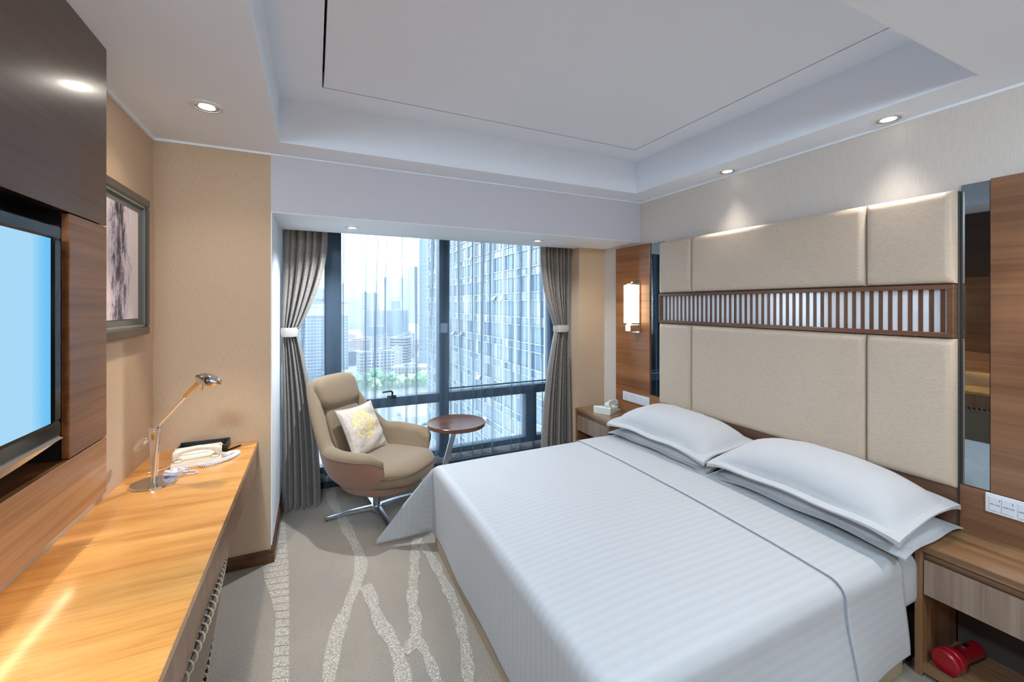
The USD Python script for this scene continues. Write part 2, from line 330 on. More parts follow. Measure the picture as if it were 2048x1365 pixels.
mat('tv_screen', {'g': ('geometry', {}), 's': ('separate_xyz', {}), 'a': ('map_range', {'from_min': 1.612, 'from_max': 1.52, 'clamp': True}), 'b': ('map_range', {'from_min': 1.18, 'from_max': 1.5, 'clamp': True}),
    'm': ('math', {'math_type': 'multiply'}), 'r': ('rgb_ramp', {'ramp': [(0.0, L(108, 192, 243)), (0.5, L(146, 207, 245)), (1.0, L(166, 215, 245))]}), 'e': ('emission', {'strength': 0.58})},
    [('g.position', 's.vector'), ('s.y', 'a.value'), ('s.z', 'b.value'), ('a.result', 'm.value1'), ('a.result', 'm.value2'), ('m.value', 'r.fac'), ('r.color', 'e.color')], surface='e.emission')
obj('screen', box(-0.690, -0.667, ty0_ + 0.039, ty1_ - 0.039, tz0 + 0.045, tz1 - 0.039), 'tv_screen', tv)
chin = []
for y in np.linspace(ty0_ + 0.03, ty1_ - 0.01, 40):
    k = (y - 1.16) / 0.48
    chin.append([(-0.664, y, tz0 + 0.004), (-0.652, y, tz0 - 0.004), (-0.655, y, tz0 - 0.024 * (1 - k * k) - 0.004), (-0.69, y, tz0 - 0.02 * (1 - k * k)), (-0.70, y, tz0 + 0.004)])
obj('lower_trim', grid(np.array(chin), closed_v=True), 'silver', tv, 30)
obj('speaker_grille', box(-0.70, -0.675, 1.05, 1.28, tz0 - 0.040, tz0 - 0.02, 0.004), 'silver', tv)
obj('wall_mount', box(-0.785, -0.745, 1.0, 1.3, 1.33, 1.62, 0.004), 'black_matt', tv)

# ---------------- framed ink picture ----------------
simple('frame_wood', (72, 66, 62), 0.35, coat_weight=0.3)
simple('mat_board', (106, 104, 102), 0.8)
simple('frame_bead', (150, 164, 164), 0.25, 0.6)
mat('ink_print', {'g': ('geometry', {}), 's': ('separate_xyz', {}), 'm': ('mapping', {'scale': (1, 30, 9)}), 'n': ('noise_texture', {'scale': 1.0, 'detail': 7.0, 'roughness': 0.72, 'distortion': 0.6}),
    'm2': ('mapping', {'scale': (1, 150, 70)}), 'n2': ('noise_texture', {'scale': 1.0, 'detail': 3.0}),
    'd': ('math', {'math_type': 'subtract', 'value2': 2.445}), 'ab': ('math', {'math_type': 'absolute'}), 'k': ('map_range', {'from_min': 0.02, 'from_max': 0.15, 'to_min': 0.0, 'to_max': 0.30, 'clamp': True}),
    'sum': ('math', {'math_type': 'add'}), 'h': ('math', {'math_type': 'multiply_add', 'value2': 0.16, 'value3': -0.08}), 'sum2': ('math', {'math_type': 'add'}),
    'r': ('rgb_ramp', {'ramp': [(0.40, L(40, 40, 48)), (0.50, L(92, 88, 104)), (0.60, L(186, 178, 198)), (0.74, L(222, 212, 216))]}), 'p': ('principled_bsdf', {'roughness': 0.7, 'coat_weight': 0.25})},
    [('g.position', 's.vector'), ('g.position', 'm.vector'), ('m.vector', 'n.vector'), ('g.position', 'm2.vector'), ('m2.vector', 'n2.vector'), ('s.y', 'd.value1'), ('d.value', 'ab.value1'), ('ab.value', 'k.value'),
     ('n.fac', 'sum.value1'), ('k.result', 'sum.value2'), ('n2.fac', 'h.value1'), ('sum.value', 'sum2.value1'), ('h.value', 'sum2.value2'), ('sum2.value', 'r.fac'), ('r.color', 'p.base_color')])
pic = thing('framed_picture', 'grey framed abstract ink painting hanging beside the wood panel', 'picture', (0, 0, 0))
py0, py1, pz0, pz1 = 2.10, 2.772, 1.398, 2.088
obj('frame', frame_yz(XL, XL + 0.030, py0, py1, pz0, pz1, 0.042, None, 0.006), 'frame_wood', pic)
obj('bead', frame_yz(XL, XL + 0.022, py0 + 0.041, py1 - 0.041, pz0 + 0.041, pz1 - 0.041, 0.012, None, 0.002), 'frame_bead', pic)
obj('mat_board', box(XL, XL + 0.010, py0 + 0.05, py1 - 0.05, pz0 + 0.05, pz1 - 0.05), 'mat_board', pic)
obj('print', box(XL, XL + 0.0115, py0 + 0.105, py1 - 0.105, pz0 + 0.085, pz1 - 0.085), 'ink_print', pic)

# ---------------- writing desk ----------------
desk = thing('writing_desk', 'long honey-coloured wooden writing desk built along the left wall', 'desk', (0, 0, 0))
xd, zd = -0.305, 0.739
obj('desktop', box(XL, xd, yb, 1.889, zd - 0.028, zd, 0.0015), 'wood_desk', desk)
obj('desktop', box(XL, xd, 1.8905, YN, zd - 0.028, zd, 0.0015), 'wood_desk', desk)
obj('apron', box(xd - 0.02, xd - 0.001, yb, YN, zd - 0.155, zd - 0.031, 0.001), 'wood_apron', desk)
obj('back_rail', box(XL, XL + 0.02, yb, YN, zd - 0.155, zd - 0.0285), 'wood_apron', desk)
obj('side_support', box(XL, xd - 0.03, yb, yb + 0.03, 0, zd - 0.0285), 'wood_apron', desk)
obj('edge_strip', box(xd - 0.012, xd - 0.0025, YN - 0.010, YN - 0.002, zd - 0.152, zd - 0.029), 'frame_bead', desk)

# ---------------- laced chair pushed under the desk ----------------
textured('chair_canvas', [(118, 102, 88), (140, 124, 108)], (500, 500, 30), 0.85, bump=0.2, bump_dist=0.001)
simple('lace', (170, 156, 136), 0.6)
simple('dark_steel', (38, 34, 32), 0.4, 0.7)
dc = thing('laced_chair', 'low canvas chair with white laced edges pushed under the desk', 'chair', (0, 0, 0))
ya, yc_ = 1.16, 2.06
def backline(z): return -0.300 - (0.57 - z) * 0.16
nu, nv = 30, 14
P = np.zeros((nu, nv, 3))
for i, y in enumerate(np.linspace(ya, yc_, nu)):
    k = (y - (ya + yc_) / 2) / ((yc_ - ya) / 2)
    zb_ = 0.20 + 0.05 * k * k; zt_ = 0.575 - 0.03 * k * k
    for j, z in enumerate(np.linspace(zb_, zt_, nv)):
        P[i, j] = (backline(z) - 0.03 * k * k + 0.012 * math.sin(PI * j / (nv - 1)), y, z)
obj('back_panel', shell(P, 0.006), 'chair_canvas', dc, 40)
def lacing(line, r, pitch):
    line = np.array(line, float); d = np.r_[0, np.cumsum(np.linalg.norm(np.diff(line, axis=0), axis=1))]
    n = int(d[-1] / pitch * 12); s = np.linspace(0, d[-1], n); a = s / pitch * 2 * PI
    c = np.stack([np.interp(s, d, line[:, k]) for k in range(3)], 1)
    return tube(c + np.stack([r * np.cos(a), 0 * a, r * np.sin(a)], 1), 0.0028, 6)
obj('lacing', lacing(P[:, -1] + [-0.004, 0, 0.004], 0.015, 0.034), 'lace', dc, True)
obj('lacing', lacing(P[:, 0] + [0.0, 0, -0.004], 0.016, 0.034), 'lace', dc, True)
obj('lacing', lacing(np.stack([P[0, :, 0], P[0, :, 1], P[0, :, 2]], 1) , 0.016, 0.034), 'lace', dc, True)
obj('seat', box(-0.70, -0.37, ya + 0.06, yc_ - 0.06, 0.36, 0.42, 0.02), 'chair_canvas', dc)
fr = [tube(P[:, -1] + [-0.008, 0, 0.010], 0.008, 8), tube(P[:, 0] + [-0.006, 0, -0.012], 0.008, 8)]
obj('frame', cat(*fr, box(-0.70, -0.36, ya + 0.05, ya + 0.075, 0.335, 0.36), box(-0.70, -0.36, yc_ - 0.075, yc_ - 0.05, 0.335, 0.36)), 'dark_steel', dc)
for y in (ya + 0.06, yc_ - 0.06):
    obj('leg', tube([(-0.345, y, 0.56), (-0.365, y, 0.3), (-0.40, y, 0.0)], 0.010, 8), 'dark_steel', dc, True)
    obj('leg', tube([(-0.69, y, 0.35), (-0.68, y, 0.2), (-0.67, y, 0.0)], 0.010, 8), 'dark_steel', dc, True)

# ---------------- window ----------------
simple('alu', (74, 94, 112), 0.4, 0.2)
simple('sill_stone', (196, 202, 206), 0.4)
simple('kerb', (44, 54, 64), 0.5)
mat('pane', {'t': ('transparent_bsdf', {'color': (0.90, 0.95, 0.98)}), 'g': ('glossy_bsdf', {'roughness': 0.02}), 'f': ('fresnel', {'IOR': 1.45}), 'm': ('mix_closure', {})},
    [('f.fac', 'm.fac'), ('t.BSDF', 'm.closure1'), ('g.BSDF', 'm.closure2')], surface='m.closure')
win = thing('window_1', '', '', (0, 0, 0), kind='structure')
wy0, wy1 = 3.90, 4.02
x0w, x1w = XP, PXR
tzA, tzB = 0.625, 0.712
obj('frame', cat(box(x0w, x1w, wy0 + 0.02, wy1, ZW - 0.05, ZW), box(x0w, x1w, wy0 + 0.02, wy1, 0.115, 0.17), box(x0w, x0w + 0.05, wy0 + 0.02, wy1, 0.17, ZW - 0.05), box(x1w - 0.05, x1w, wy0 + 0.02, wy1, 0.17, ZW - 0.05)), 'alu', win)
obj('mullion', box(0.078, 0.210, wy0, wy1, 0.10, ZW, 0.004), 'alu', win)
obj('mullion', box(1.070, 1.166, wy0, wy1, 0.10, ZW, 0.004), 'alu', win)
obj('mullion', box(1.995, 2.12, wy0 + 0.01, wy1, 0.17, tzA, 0.004), 'alu', win)
obj('transom', box(0.212, 1.068, wy0 + 0.01, wy1, tzA, tzB, 0.004), 'alu', win)
obj('transom', box(1.168, x1w - 0.05, wy0 + 0.01, wy1, tzA, tzB, 0.004), 'alu', win)
obj('transom', box(x0w + 0.05, 0.076, wy0 + 0.01, wy1, tzA, tzB, 0.004), 'alu', win)
obj('glazing_bead', box(1.168, x1w - 0.05, wy0 + 0.03, wy0 + 0.05, tzB + 0.025, tzB + 0.037), 'alu', win)
yg0, yg1 = 3.965, 3.973
for a, b in ((x0w + 0.05, 0.078), (0.210, 1.070), (1.166, x1w - 0.05)):
    obj('glass_pane', box(a, b, yg0, yg1, tzB, ZW - 0.05), 'pane', win)
for a, b in ((x0w + 0.05, 0.078), (0.210, 1.070), (1.166, 1.995), (2.12, x1w - 0.05)):
    obj('glass_pane', box(a, b, yg0, yg1, 0.17, tzA), 'pane', win)
obj('sill', box(x0w, x1w, 3.905, wy1, 0.045, 0.115, 0.004), 'sill_stone', win)
obj('kerb', box(x0w, x1w, 3.885, wy1, 0.0, 0.045), 'kerb', win)
obj('handle', cat(box(0.59, 0.67, wy0 - 0.012, wy0 + 0.012, tzB - 0.01, tzB + 0.022, 0.003), tube([(0.635, wy0 - 0.01, tzB + 0.01), (0.632, wy0 - 0.03, tzB + 0.055), (0.615, wy0 - 0.04, tzB + 0.068), (0.545, wy0 - 0.04, tzB + 0.062)], 0.008, 8)), 'dark_steel', win)
simple('sticker', (150, 170, 190), 0.6)
obj('notice_plate', box(1.078, 1.148, wy0 - 0.004, wy0, 1.285, 1.375), 'sticker', win, label='small pale notice plate on the mullion')
struct('curtain_track', cat(box(XP + 0.01, PXR - 0.005, 3.575, 3.60, ZW - 0.02, ZW - 0.001), box(XP + 0.01, PXR - 0.005, 3.80, 3.825, ZW - 0.02, ZW - 0.001)), 'kerb')

# ---------------- sheer curtain ----------------
mat('sheer', {'t': ('transparent_bsdf', {'color': (0.97, 0.99, 1.0)}), 'd': ('diffuse_bsdf', {'color': L(128, 144, 158)}), 'l': ('translucent_bsdf', {'color': L(90, 122, 152)}), 'dl': ('mix_closure', {'fac': 0.5}), 'lw': ('layer_weight', {'blend': 0.5}), 'k': ('map_range', {'from_min': 0.0, 'from_max': 1.0, 'to_min': 0.11, 'to_max': 0.85, 'clamp': True}), 'm': ('mix_closure', {})},
    [('d.BSDF', 'dl.closure1'), ('l.BSDF', 'dl.closure2'), ('t.BSDF', 'm.closure1'), ('dl.closure', 'm.closure2'), ('lw.facing', 'k.value'), ('k.result', 'm.fac')], surface='m.closure')
mat('sheer_hem', {'t': ('transparent_bsdf', {}), 'd': ('diffuse_bsdf', {'color': L(70, 84, 98)}), 'm': ('mix_closure', {'fac': 0.55})}, [('t.BSDF', 'm.closure1'), ('d.BSDF', 'm.closure2')], surface='m.closure')
def sheer_points(z, n=1500):
    s = np.linspace(0, 1, n)
    r = np.random.default_rng(5)
    N = 20
    # gathers: pleat phase with uneven spacing; two bunched places
    warp = s + 0.012 * np.sin(2 * PI * 3.1 * s + 0.4) + 0.008 * np.sin(2 * PI * 7.3 * s)
    ph = 2 * PI * N * warp
    xb = XP + 0.02 + (PXR - XP - 0.05) * s
    bunch = lambda c, w, a: a * np.exp(-((xb - c) / w) ** 2)
    amp = 0.030 + bunch(0.98, 0.10, 0.035) + bunch(2.25, 0.10, 0.03) + bunch(0.16, 0.05, 0.02)
    k = (ZW - z) / ZW
    amp = amp * (0.85 + 0.25 * math.sin(1.5 + 4 * k)) 
    x = xb + amp * np.sin(ph + 0.25 * math.sin(5 * k)) + 0.010 * np.sin(2 * PI * 5 * s + 3 * k)
    y = 3.835 + 0.028 * np.cos(ph) + 0.010 * np.sin(2 * ph + 2 * k)
    return np.stack([np.clip(x, XP + 0.008, PXR - 0.004), np.clip(y, 3.79, 3.882), np.full(n, z)], 1)
zz = np.r_[np.linspace(ZW - 0.02, 0.10, 18)]
sh = thing('sheer_curtain', 'gathered sheer grey curtain hanging across the whole window', 'sheer curtain', (0, 0, 0))
obj('cloth', grid(np.stack([sheer_points(z) for z in zz])), 'sheer', sh, True)
obj('hem', grid(np.stack([sheer_points(z) for z in (0.10, 0.06, 0.02)])), 'sheer_hem', sh, True)

# ---------------- tied-back drapes ----------------
textured('drape', [(100, 92, 85), (126, 117, 110), (148, 140, 132)], (260, 260, 60), 0.42, detail=2, bump=0.15, bump_dist=0.001, sheen_weight=0.3)
simple('drape_band', (176, 170, 164), 0.5)
def drape(label, top, tie, bot, yt, ytie, ybot, ztie, seed, N, side):
    r = np.random.default_rng(seed)
    t = thing('drape', label, 'curtain', (0, 0, 0))
    n = 420; s = np.linspace(0, 1, n)
    ph0 = 2 * PI * N * (s + 0.02 * np.sin(2 * PI * 2.3 * s + seed) + 0.012 * np.sin(2 * PI * 5.1 * s))
    def row(z, w0, w1, yc, amp, tw):
        # uneven folds, sharper on one side
        y = amp * (np.sin(ph0 + tw) + 0.42 * np.sin(2 * ph0 + 1.3 + 1.5 * tw) + 0.30 * np.sin(0.37 * ph0 + seed) + 0.16 * np.sin(3.1 * ph0 + 4 * tw))
        x = w0 + (w1 - w0) * s + 0.35 * (w1 - w0) / N * np.sin(ph0 + 0.8 + tw)
        return np.stack([x, yc + y, np.full(n, z)], 1)
    up, lo = [], []
    for k in np.linspace(0, 1, 26):                         # pelmet to band
        z = ZW - 0.02 + (ztie + 0.03 - ZW + 0.02) * k
        k2 = max(0.0, (2.10 - z) / (2.10 - ztie)); e = k2 ** 1.7
        w0 = top[0] + (tie[0] - top[0]) * (e if side > 0 else k2 ** 1.7); w1 = top[1] + (tie[1] - top[1]) * e
        bulge = 0.02 * math.sin(PI * k)
        up.append(row(z, w0 - (bulge if side > 0 else 0), w1 + (bulge if side < 0 else 0), yt + (ytie - yt) * k, 0.020 + 0.008 * k, 0.5 * k))
    for k in np.linspace(0, 1, 24):                         # band to floor
        z = ztie - 0.03 + (0.012 - ztie + 0.03) * k
        e = 1 - (1 - k) ** 2.0
        w0 = tie[0] + (bot[0] - tie[0]) * e; w1 = tie[1] + (bot[1] - tie[1]) * e
        lo.append(row(z, w0, w1, ytie + (ybot - ytie) * e, 0.026 + 0.018 * k, 0.5 + 0.6 * k))
    obj('upper_cloth', shell(np.stack(up), 0.003), 'drape', t, 50)
    obj('lower_cloth', shell(np.stack(lo), 0.003), 'drape', t, 50)
    cx, wx = (tie[0] + tie[1]) / 2, (tie[1] - tie[0]) / 2 + 0.006
    a = np.linspace(0, 2 * PI, 48, endpoint=False)
    ring = lambda z, g: np.stack([cx + (wx + g) * np.sign(np.cos(a)) * np.abs(np.cos(a)) ** 0.8, ytie + (0.062 + g) * np.sign(np.sin(a)) * np.abs(np.sin(a)) ** 0.8, np.full(48, z)], 1)
    obj('tieback', grid(np.stack([ring(ztie - 0.034, -0.004), ring(ztie - 0.034, 0), ring(ztie - 0.012, 0.003), ring(ztie + 0.012, 0.003), ring(ztie + 0.034, 0), ring(ztie + 0.034, -0.004)]), closed_v=True), 'drape_band', t, 40)
    return t
drape('taupe satin curtain tied back at the left of the window, behind the armchair', (XP + 0.012, 0.07), (XP + 0.014, -0.115), (XP + 0.014, 0.03), 3.60, 3.59, 3.60, 1.345, 3, 6, -1)
drape('taupe satin curtain tied back at the right of the window by the far bedside table', (2.01, 2.325), (2.158, 2.30), (2.015, 2.328), 3.60, 3.60, 3.60, 1.315, 8, 7, 1)

# ---------------- bed ----------------
simple('base_fabric', (168, 150, 124), 0.85)
simple('base_dark', (66, 58, 54), 0.7)
simple('linen', (176, 178, 182), 0.7, sheen_weight=0.1)
mat('sateen', {'u': ('texture_coordinate', {}), 's': ('separate_xyz', {}), 'k': ('math', {'math_type': 'multiply', 'value2': 2 * PI / 0.036}), 'w': ('math', {'math_type': 'sine'}), 'c': ('map_range', {'from_min': -0.12, 'from_max': 0.12, 'clamp': True}),
    'r': ('rgb_ramp', {'ramp': [(0, L(171, 173, 177)), (1, L(175, 176, 180))]}), 'ro': ('map_range', {'to_min': 0.58, 'to_max': 0.54}), 'p': ('principled_bsdf', {'sheen_weight': 0.1})},
    [('u.UV', 's.vector'), ('s.y', 'k.value1'), ('k.value', 'w.value1'), ('w.value', 'c.value'), ('c.result', 'r.fac'), ('c.result', 'ro.value'), ('r.color', 'p.base_color'), ('ro.result', 'p.roughness')])
simple('piping_blue', (150, 156, 170), 0.6)
bed = thing('bed', 'wide double bed with a beige upholstered base and white mattress', 'bed', (0, 0, 0))
bx0, bx1, by0, by1 = 0.70, 2.56, 0.905, 2.655
obj('base', box(bx0, 2.24, by0, by1, 0.0, 0.27, 0.006), 'base_fabric', bed)
obj('base_head', box(2.242, 2.585, by0 + 0.02, by1 - 0.02, 0.0, 0.26, 0.004), 'base_dark', bed)
def rounded(hx, hy, hz, c, e1=0.35, e2=0.3, n=40, m=24):
    """superellipsoid cushion"""
    u = np.linspace(-PI, PI, n, endpoint=False); v = np.linspace(-PI / 2, PI / 2, m)
    f = lambda w, e: np.sign(w) * np.abs(w) ** e
    U, V = np.meshgrid(u, v, indexing='ij')
    P = np.stack([hx * f(np.cos(V), e1) * f(np.cos(U), e2), hy * f(np.cos(V), e1) * f(np.sin(U), e2), hz * f(np.sin(V), e1)], -1)
    return grid(P + np.array(c), closed_u=True)
obj('mattress', rounded(0.93, 0.895, 0.125, (1.635, 1.775, 0.385), 0.25, 0.12, 80, 30), 'linen', bed, 40)

# duvet: one cloth bent over three edges, its loose far corner trailing out as a fin
ZD = 0.520
def cloth_grid(xh, xfoot, ynear, yfar, dfoot, dnear, dfar, lift=0.0, nx=90, ny=110, ripple=1.0, has_foot=True, xref=0.70):
    r = 0.055
    def bend(s):                                      # distance past the start of the bend -> (outward, drop)
        a = np.clip(s / r, 0, PI / 2)
        return r * np.sin(a), r * (1 - np.cos(a)) + np.clip(s - r * PI / 2, 0, None)
    sx = np.r_[np.linspace(xh, xfoot + r, nx), xfoot + r - np.linspace(0, r * PI / 2 + dfoot - r, 34)[1:]] if has_foot else np.linspace(xh, xfoot, nx)
    sy = np.r_[ynear + r - np.linspace(0, r * PI / 2 + dnear - r, 34)[:0:-1], np.linspace(ynear + r, yfar - r, ny), yfar - r + np.linspace(0, r * PI / 2 + dfar - r, 34)[1:]]
    SX, SY = np.meshgrid(sx, sy, indexing='ij')
    oa, da = bend(np.clip(xfoot + r - SX, 0, None)) if has_foot else (0 * SX, 0 * SX)
    on_, dn = bend(np.clip(ynear + r - SY, 0, None)); of_, df = bend(np.clip(SY - (yfar - r), 0, None))
    X = np.where(oa > 0, xfoot + r - oa, SX)
    Y = np.where(on_ > 0, ynear + r - on_, np.where(of_ > 0, yfar - r + of_, SY))
    db = np.maximum(dn, df); m = np.minimum(da, db); M = np.maximum(da, db)
    # crown of the bed and soft ripples
    cx = np.clip((SX - xref) / (2.5 - xref), 0, 1); cy = np.clip((SY - ynear) / (yfar - ynear), 0, 1)
    Z = ZD + lift + 0.030 * np.abs(np.sin(PI * cy)) ** 0.7 * smoothstep(0, 0.25, cx) - M
    nz = meshkit.fbm(np.stack([SX * 2.2, SY * 2.2, 0 * SX], -1), 3, 4) - 0.5
    Z = Z + ripple * 0.014 * nz * (M < 0.02)
    hang = smoothstep(0.06, 0.38, M)
    wob = ripple * (0.012 * np.sin(SY * 9.0 + 1.0) + 0.012 * np.sin(SY * 4.1))
    X = X - (da > 0) * hang * (0.002 + 0.35 * wob) * (da >= db)
    wob2 = ripple * (0.010 * np.sin(SX * 8.0 + 1.0) + 0.010 * np.sin(SX * 3.7 + 2))
    Y = Y - (dn > 0) * hang * (0.035 + wob2) * (dn >= da) + (df > 0) * hang * 0.02
    # corners
    far = (df > 0) & (da > 0); near = (dn > 0) & (da > 0)
    mm = np.clip(m - 0.02, 0, None)
    X = np.where(far, X - 0.84 * mm, X); Y = np.where(far, Y + 0.22 * mm + np.where(da > df, -0.006, 0.006) * smoothstep(0.02, 0.1, mm), Y)
    Z = np.where(far, Z - 0.13 * mm, Z)
    X = np.where(near, X - 0.35 * mm, X); Y = np.where(near, Y - 0.35 * mm, Y)
    return np.stack([X, Y, Z], -1), np.stack([SX, SY], -1)
def cloth_obj(name, P, UV, m, parent, th=0.010, **kw):
    du = np.gradient(P, axis=0); dv = np.gradient(P, axis=1); n = np.cross(du, dv); n /= np.linalg.norm(n, axis=2, keepdims=True) + 1e-12
    n *= np.sign(n[:4, P.shape[1] // 2, 2].mean())
    top = P; low = P - n * th
    low = np.where(low[..., 2:] < 0.004, low * [1, 1, 0] + [0, 0, 0.004], low)
    ring = np.concatenate([top, low[::-1]], 0); ruv = np.concatenate([UV, UV[::-1]], 0)
    a = grid(ring, closed_u=True)
    e0 = grid(np.stack([top[:, 0], low[:, 0]], 1)); e1 = grid(np.stack([top[:, -1], low[:, -1]], 1))
    uv = np.concatenate([ruv.reshape(-1, 2), np.stack([UV[:, 0]] * 2, 1).reshape(-1, 2), np.stack([UV[:, -1]] * 2, 1).reshape(-1, 2)])
    return obj(name, cat(a, e0, e1), m, parent, True, uv=uv, **kw)
duv = thing('duvet', 'white satin-striped duvet spread over the bed with one corner trailing', 'duvet', (0, 0, 0))
P, UV = cloth_grid(2.14, 0.694, 0.875, 2.69, 0.445, 0.375, 0.42)
cloth_obj('cover', P, UV, 'sateen', duv)
P, UV = cloth_grid(2.15, 1.775, 0.868, 2.697, 0.385, 0.372, 0.39, lift=0.007, nx=30, has_foot=False)
k = (UV[..., 1] - 0.9) / 1.8
P[..., 0] += (0.045 * (k - 0.5)) * smoothstep(2.15, 1.9, UV[..., 0])
cloth_obj('turned_down_band', P, UV, 'sateen', duv)
obj('band_piping', tube(P[-1] + [-0.002, 0, 0.0], 0.0018, 6), 'piping_blue', duv, True)

# pillows
def pillow_mesh(w, d, T_, fl, seed, droop=0.02):
    n = 61
    u = np.linspace(-1, 1, n); v = np.linspace(-1, 1, 45)
    Y, X = np.meshgrid(u * w / 2, v * d / 2, indexing='ij')
    ey = np.clip((w / 2 - fl - np.abs(Y)) / (w / 2 - fl), 0, 1); ex = np.clip((d / 2 - fl - np.abs(X)) / (d / 2 - fl), 0, 1)
    prof = lambda e: np.clip(1 - (1 - e) ** 2.4, 0, 1) ** 0.55
    h = T_ * prof(ey) * prof(ex)
    nz = meshkit.fbm(np.stack([X * 6, Y * 6, 0 * X + seed], -1), 3, seed) - 0.5
    edge = (ey <= 0) | (ex <= 0)
    lip = 0.004 * np.sin(Y * 17 + seed) * edge + 0.004 * np.sin(X * 19 + seed) * edge
    dr = -droop * (np.abs(Y) / (w / 2)) ** 4 - droop * (np.abs(X) / (d / 2)) ** 4
    top = np.stack([X, Y, h + 0.004 + lip + dr + 0.02 * nz * (h > 0.01)], -1)
    bot = np.stack([X, Y, -0.72 * h - 0.004 + lip + dr * 0.6], -1)
    per = lambda A: np.concatenate([A[:, 0], A[-1, 1:], A[::-1, -1][1:], A[0, ::-1][1:]])
    body = cat(grid(top), grid(bot, flip=True), grid(np.stack([per(top), per(bot)], 1)))
    return body
def pillow(label, x, y, z, pitch, seed, w=0.90, T_=0.085, rz=0.0, d=0.50, flp=0.038, droop=0.02):
    t = thing('pillow', label, 'pillow', (x, y, z), rz)
    m = moved(pillow_mesh(w, d, T_, flp, seed, droop), ry=-pitch)
    obj('pillowcase', m, 'linen', t, 50)
    return t
pillow('lower white pillow of the far stack, against the headboard by the window', 2.325, 2.205, 0.592, 0.02, 2, T_=0.07)
pillow('upper white pillow of the far stack, nearest the window', 2.302, 2.205, 0.702, 0.10, 5, T_=0.105, droop=0.038)
pillow('lower white pillow of the near stack, partly hidden under another pillow', 2.335, 1.285, 0.592, 0.02, 11, T_=0.07)
pillow('upper white pillow of the near stack, by the near bedside table', 2.302, 1.285, 0.702, 0.10, 14, T_=0.105, rz=-1.0, droop=0.038)

# ---------------- headboard ----------------
textured('leather_fabric', [(188, 167, 147), (199, 180, 160), (207, 189, 170)], (60, 60, 420), 0.42, detail=3, bump=0.35, bump_dist=0.0012, sheen_weight=0.1)
wood('wood_trim', [(86, 56, 40), (112, 76, 56), (126, 88, 66)], 'y', along=1.2, across=24, rough=0.35)
wood('wood_slat', [(84, 54, 38), (110, 74, 54), (124, 86, 64)], 'z', along=1.2, across=24, rough=0.35)
wood('wood_wall', [(120, 74, 42), (158, 104, 64), (178, 124, 80)], 'y', along=0.5, across=13, rough=0.33, coat=0.25)
wood('wood_wall_dark', [(104, 70, 48), (134, 94, 66), (150, 108, 78)], 'y', along=0.5, across=13, rough=0.33, coat=0.25)
mat('mirror', {'p': ('principled_bsdf', {'base_color': (0.88, 0.93, 1.0), 'metallic': 0.15, 'roughness': 0.03})})
mat('mirror_smoked', {'p': ('principled_bsdf', {'base_color': (0.38, 0.45, 0.49), 'metallic': 1.0, 'roughness': 0.02})})
hb = thing('headboard', 'tall padded beige headboard of six panels with a slatted mirror band', 'headboard', (0, 0, 0))
cols = [(2.303, 2.630), (1.193, 2.299), (0.858, 1.189)]
for z0, z1 in ((0.735, 1.398), (1.646, 2.062)):
    for a, b in cols:
        m = padded(b - a, z1 - z0, 0.042, 0.035)
        v = m.vertices; m.vertices = np.stack([2.602 - v[:, 2], a + v[:, 0], z0 + v[:, 1]], 1)
        obj('padded_panel', m, 'leather_fabric', hb, 40)
obj('backing', box(2.602, XR, 0.858, 2.632, 0.0, 2.06), 'base_dark', hb)
obj('lower_board', box(2.588, 2.602, 0.860, 2.630, 0.28, 0.733), 'wood_trim', hb)
obj('band_frame', cat(box(2.566, 2.602, 0.860, 2.630, 1.402, 1.424, 0.002), box(2.566, 2.602, 0.860, 2.630, 1.620, 1.642, 0.002), box(2.566, 2.602, 0.860, 0.884, 1.424, 1.620, 0.002), box(2.566, 2.602, 2.610, 2.630, 1.424, 1.620, 0.002)), 'wood_trim', hb)
obj('band_mirror', box(2.598, 2.602, 0.884, 2.610, 1.424, 1.620), 'mirror', hb)
npitch = 0.0388
for y in np.arange(0.884 + npitch * 0.55, 2.606, npitch):
    obj('slat', box(2.5955, 2.5978, y - 0.0085, y + 0.0085, 1.424, 1.620), 'wood_slat', hb)

# side mirrors and veneered wall boards
def mirror_strip(label, y0, y1, z0, z1):
    t = thing('mirror_strip', label, 'mirror', (0, 0, 0))
    obj('glass', box(2.628, 2.634, y0 + 0.003, y1 - 0.003, z0, z1), 'mirror_smoked', t)
    obj('backing', box(2.634, XR, y0, y1, z0, z1), 'black_matt', t)
    return t
mirror_strip('tall narrow smoked mirror between the headboard and the wall lamp board', 2.634, 2.782, 0.773, 2.078)
mirror_strip('tall narrow smoked mirror beside the headboard end nearest the camera', 0.764, 0.856, 0.748, 2.086)
wb = thing('wall_board', 'walnut veneer wall board behind the wall lamp', 'wall board', (0, 0, 0))
obj('upper_board', box(2.616, XR, 2.784, 3.232, 0.80, 2.084, 0.001), 'wood_wall', wb)
obj('lower_board', box(2.616, XR, 2.634, 3.232, 0.40, 0.771, 0.001), 'wood_wall', wb)
obj('joint_board', box(2.618, XR, 2.784, 3.232, 0.773, 0.799), 'wood_wall', wb)
wb2 = thing('wall_board', 'walnut veneer wall board above the near bedside table', 'wall board', (0, 0, 0))
obj('upper_board', box(2.616, XR, yb, 0.762, 0.748, 2.09, 0.001), 'wood_wall_dark', wb2)
obj('lower_board', box(2.616, XR, yb, 0.857, 0.40, 0.746, 0.001), 'wood_wall_dark', wb2)

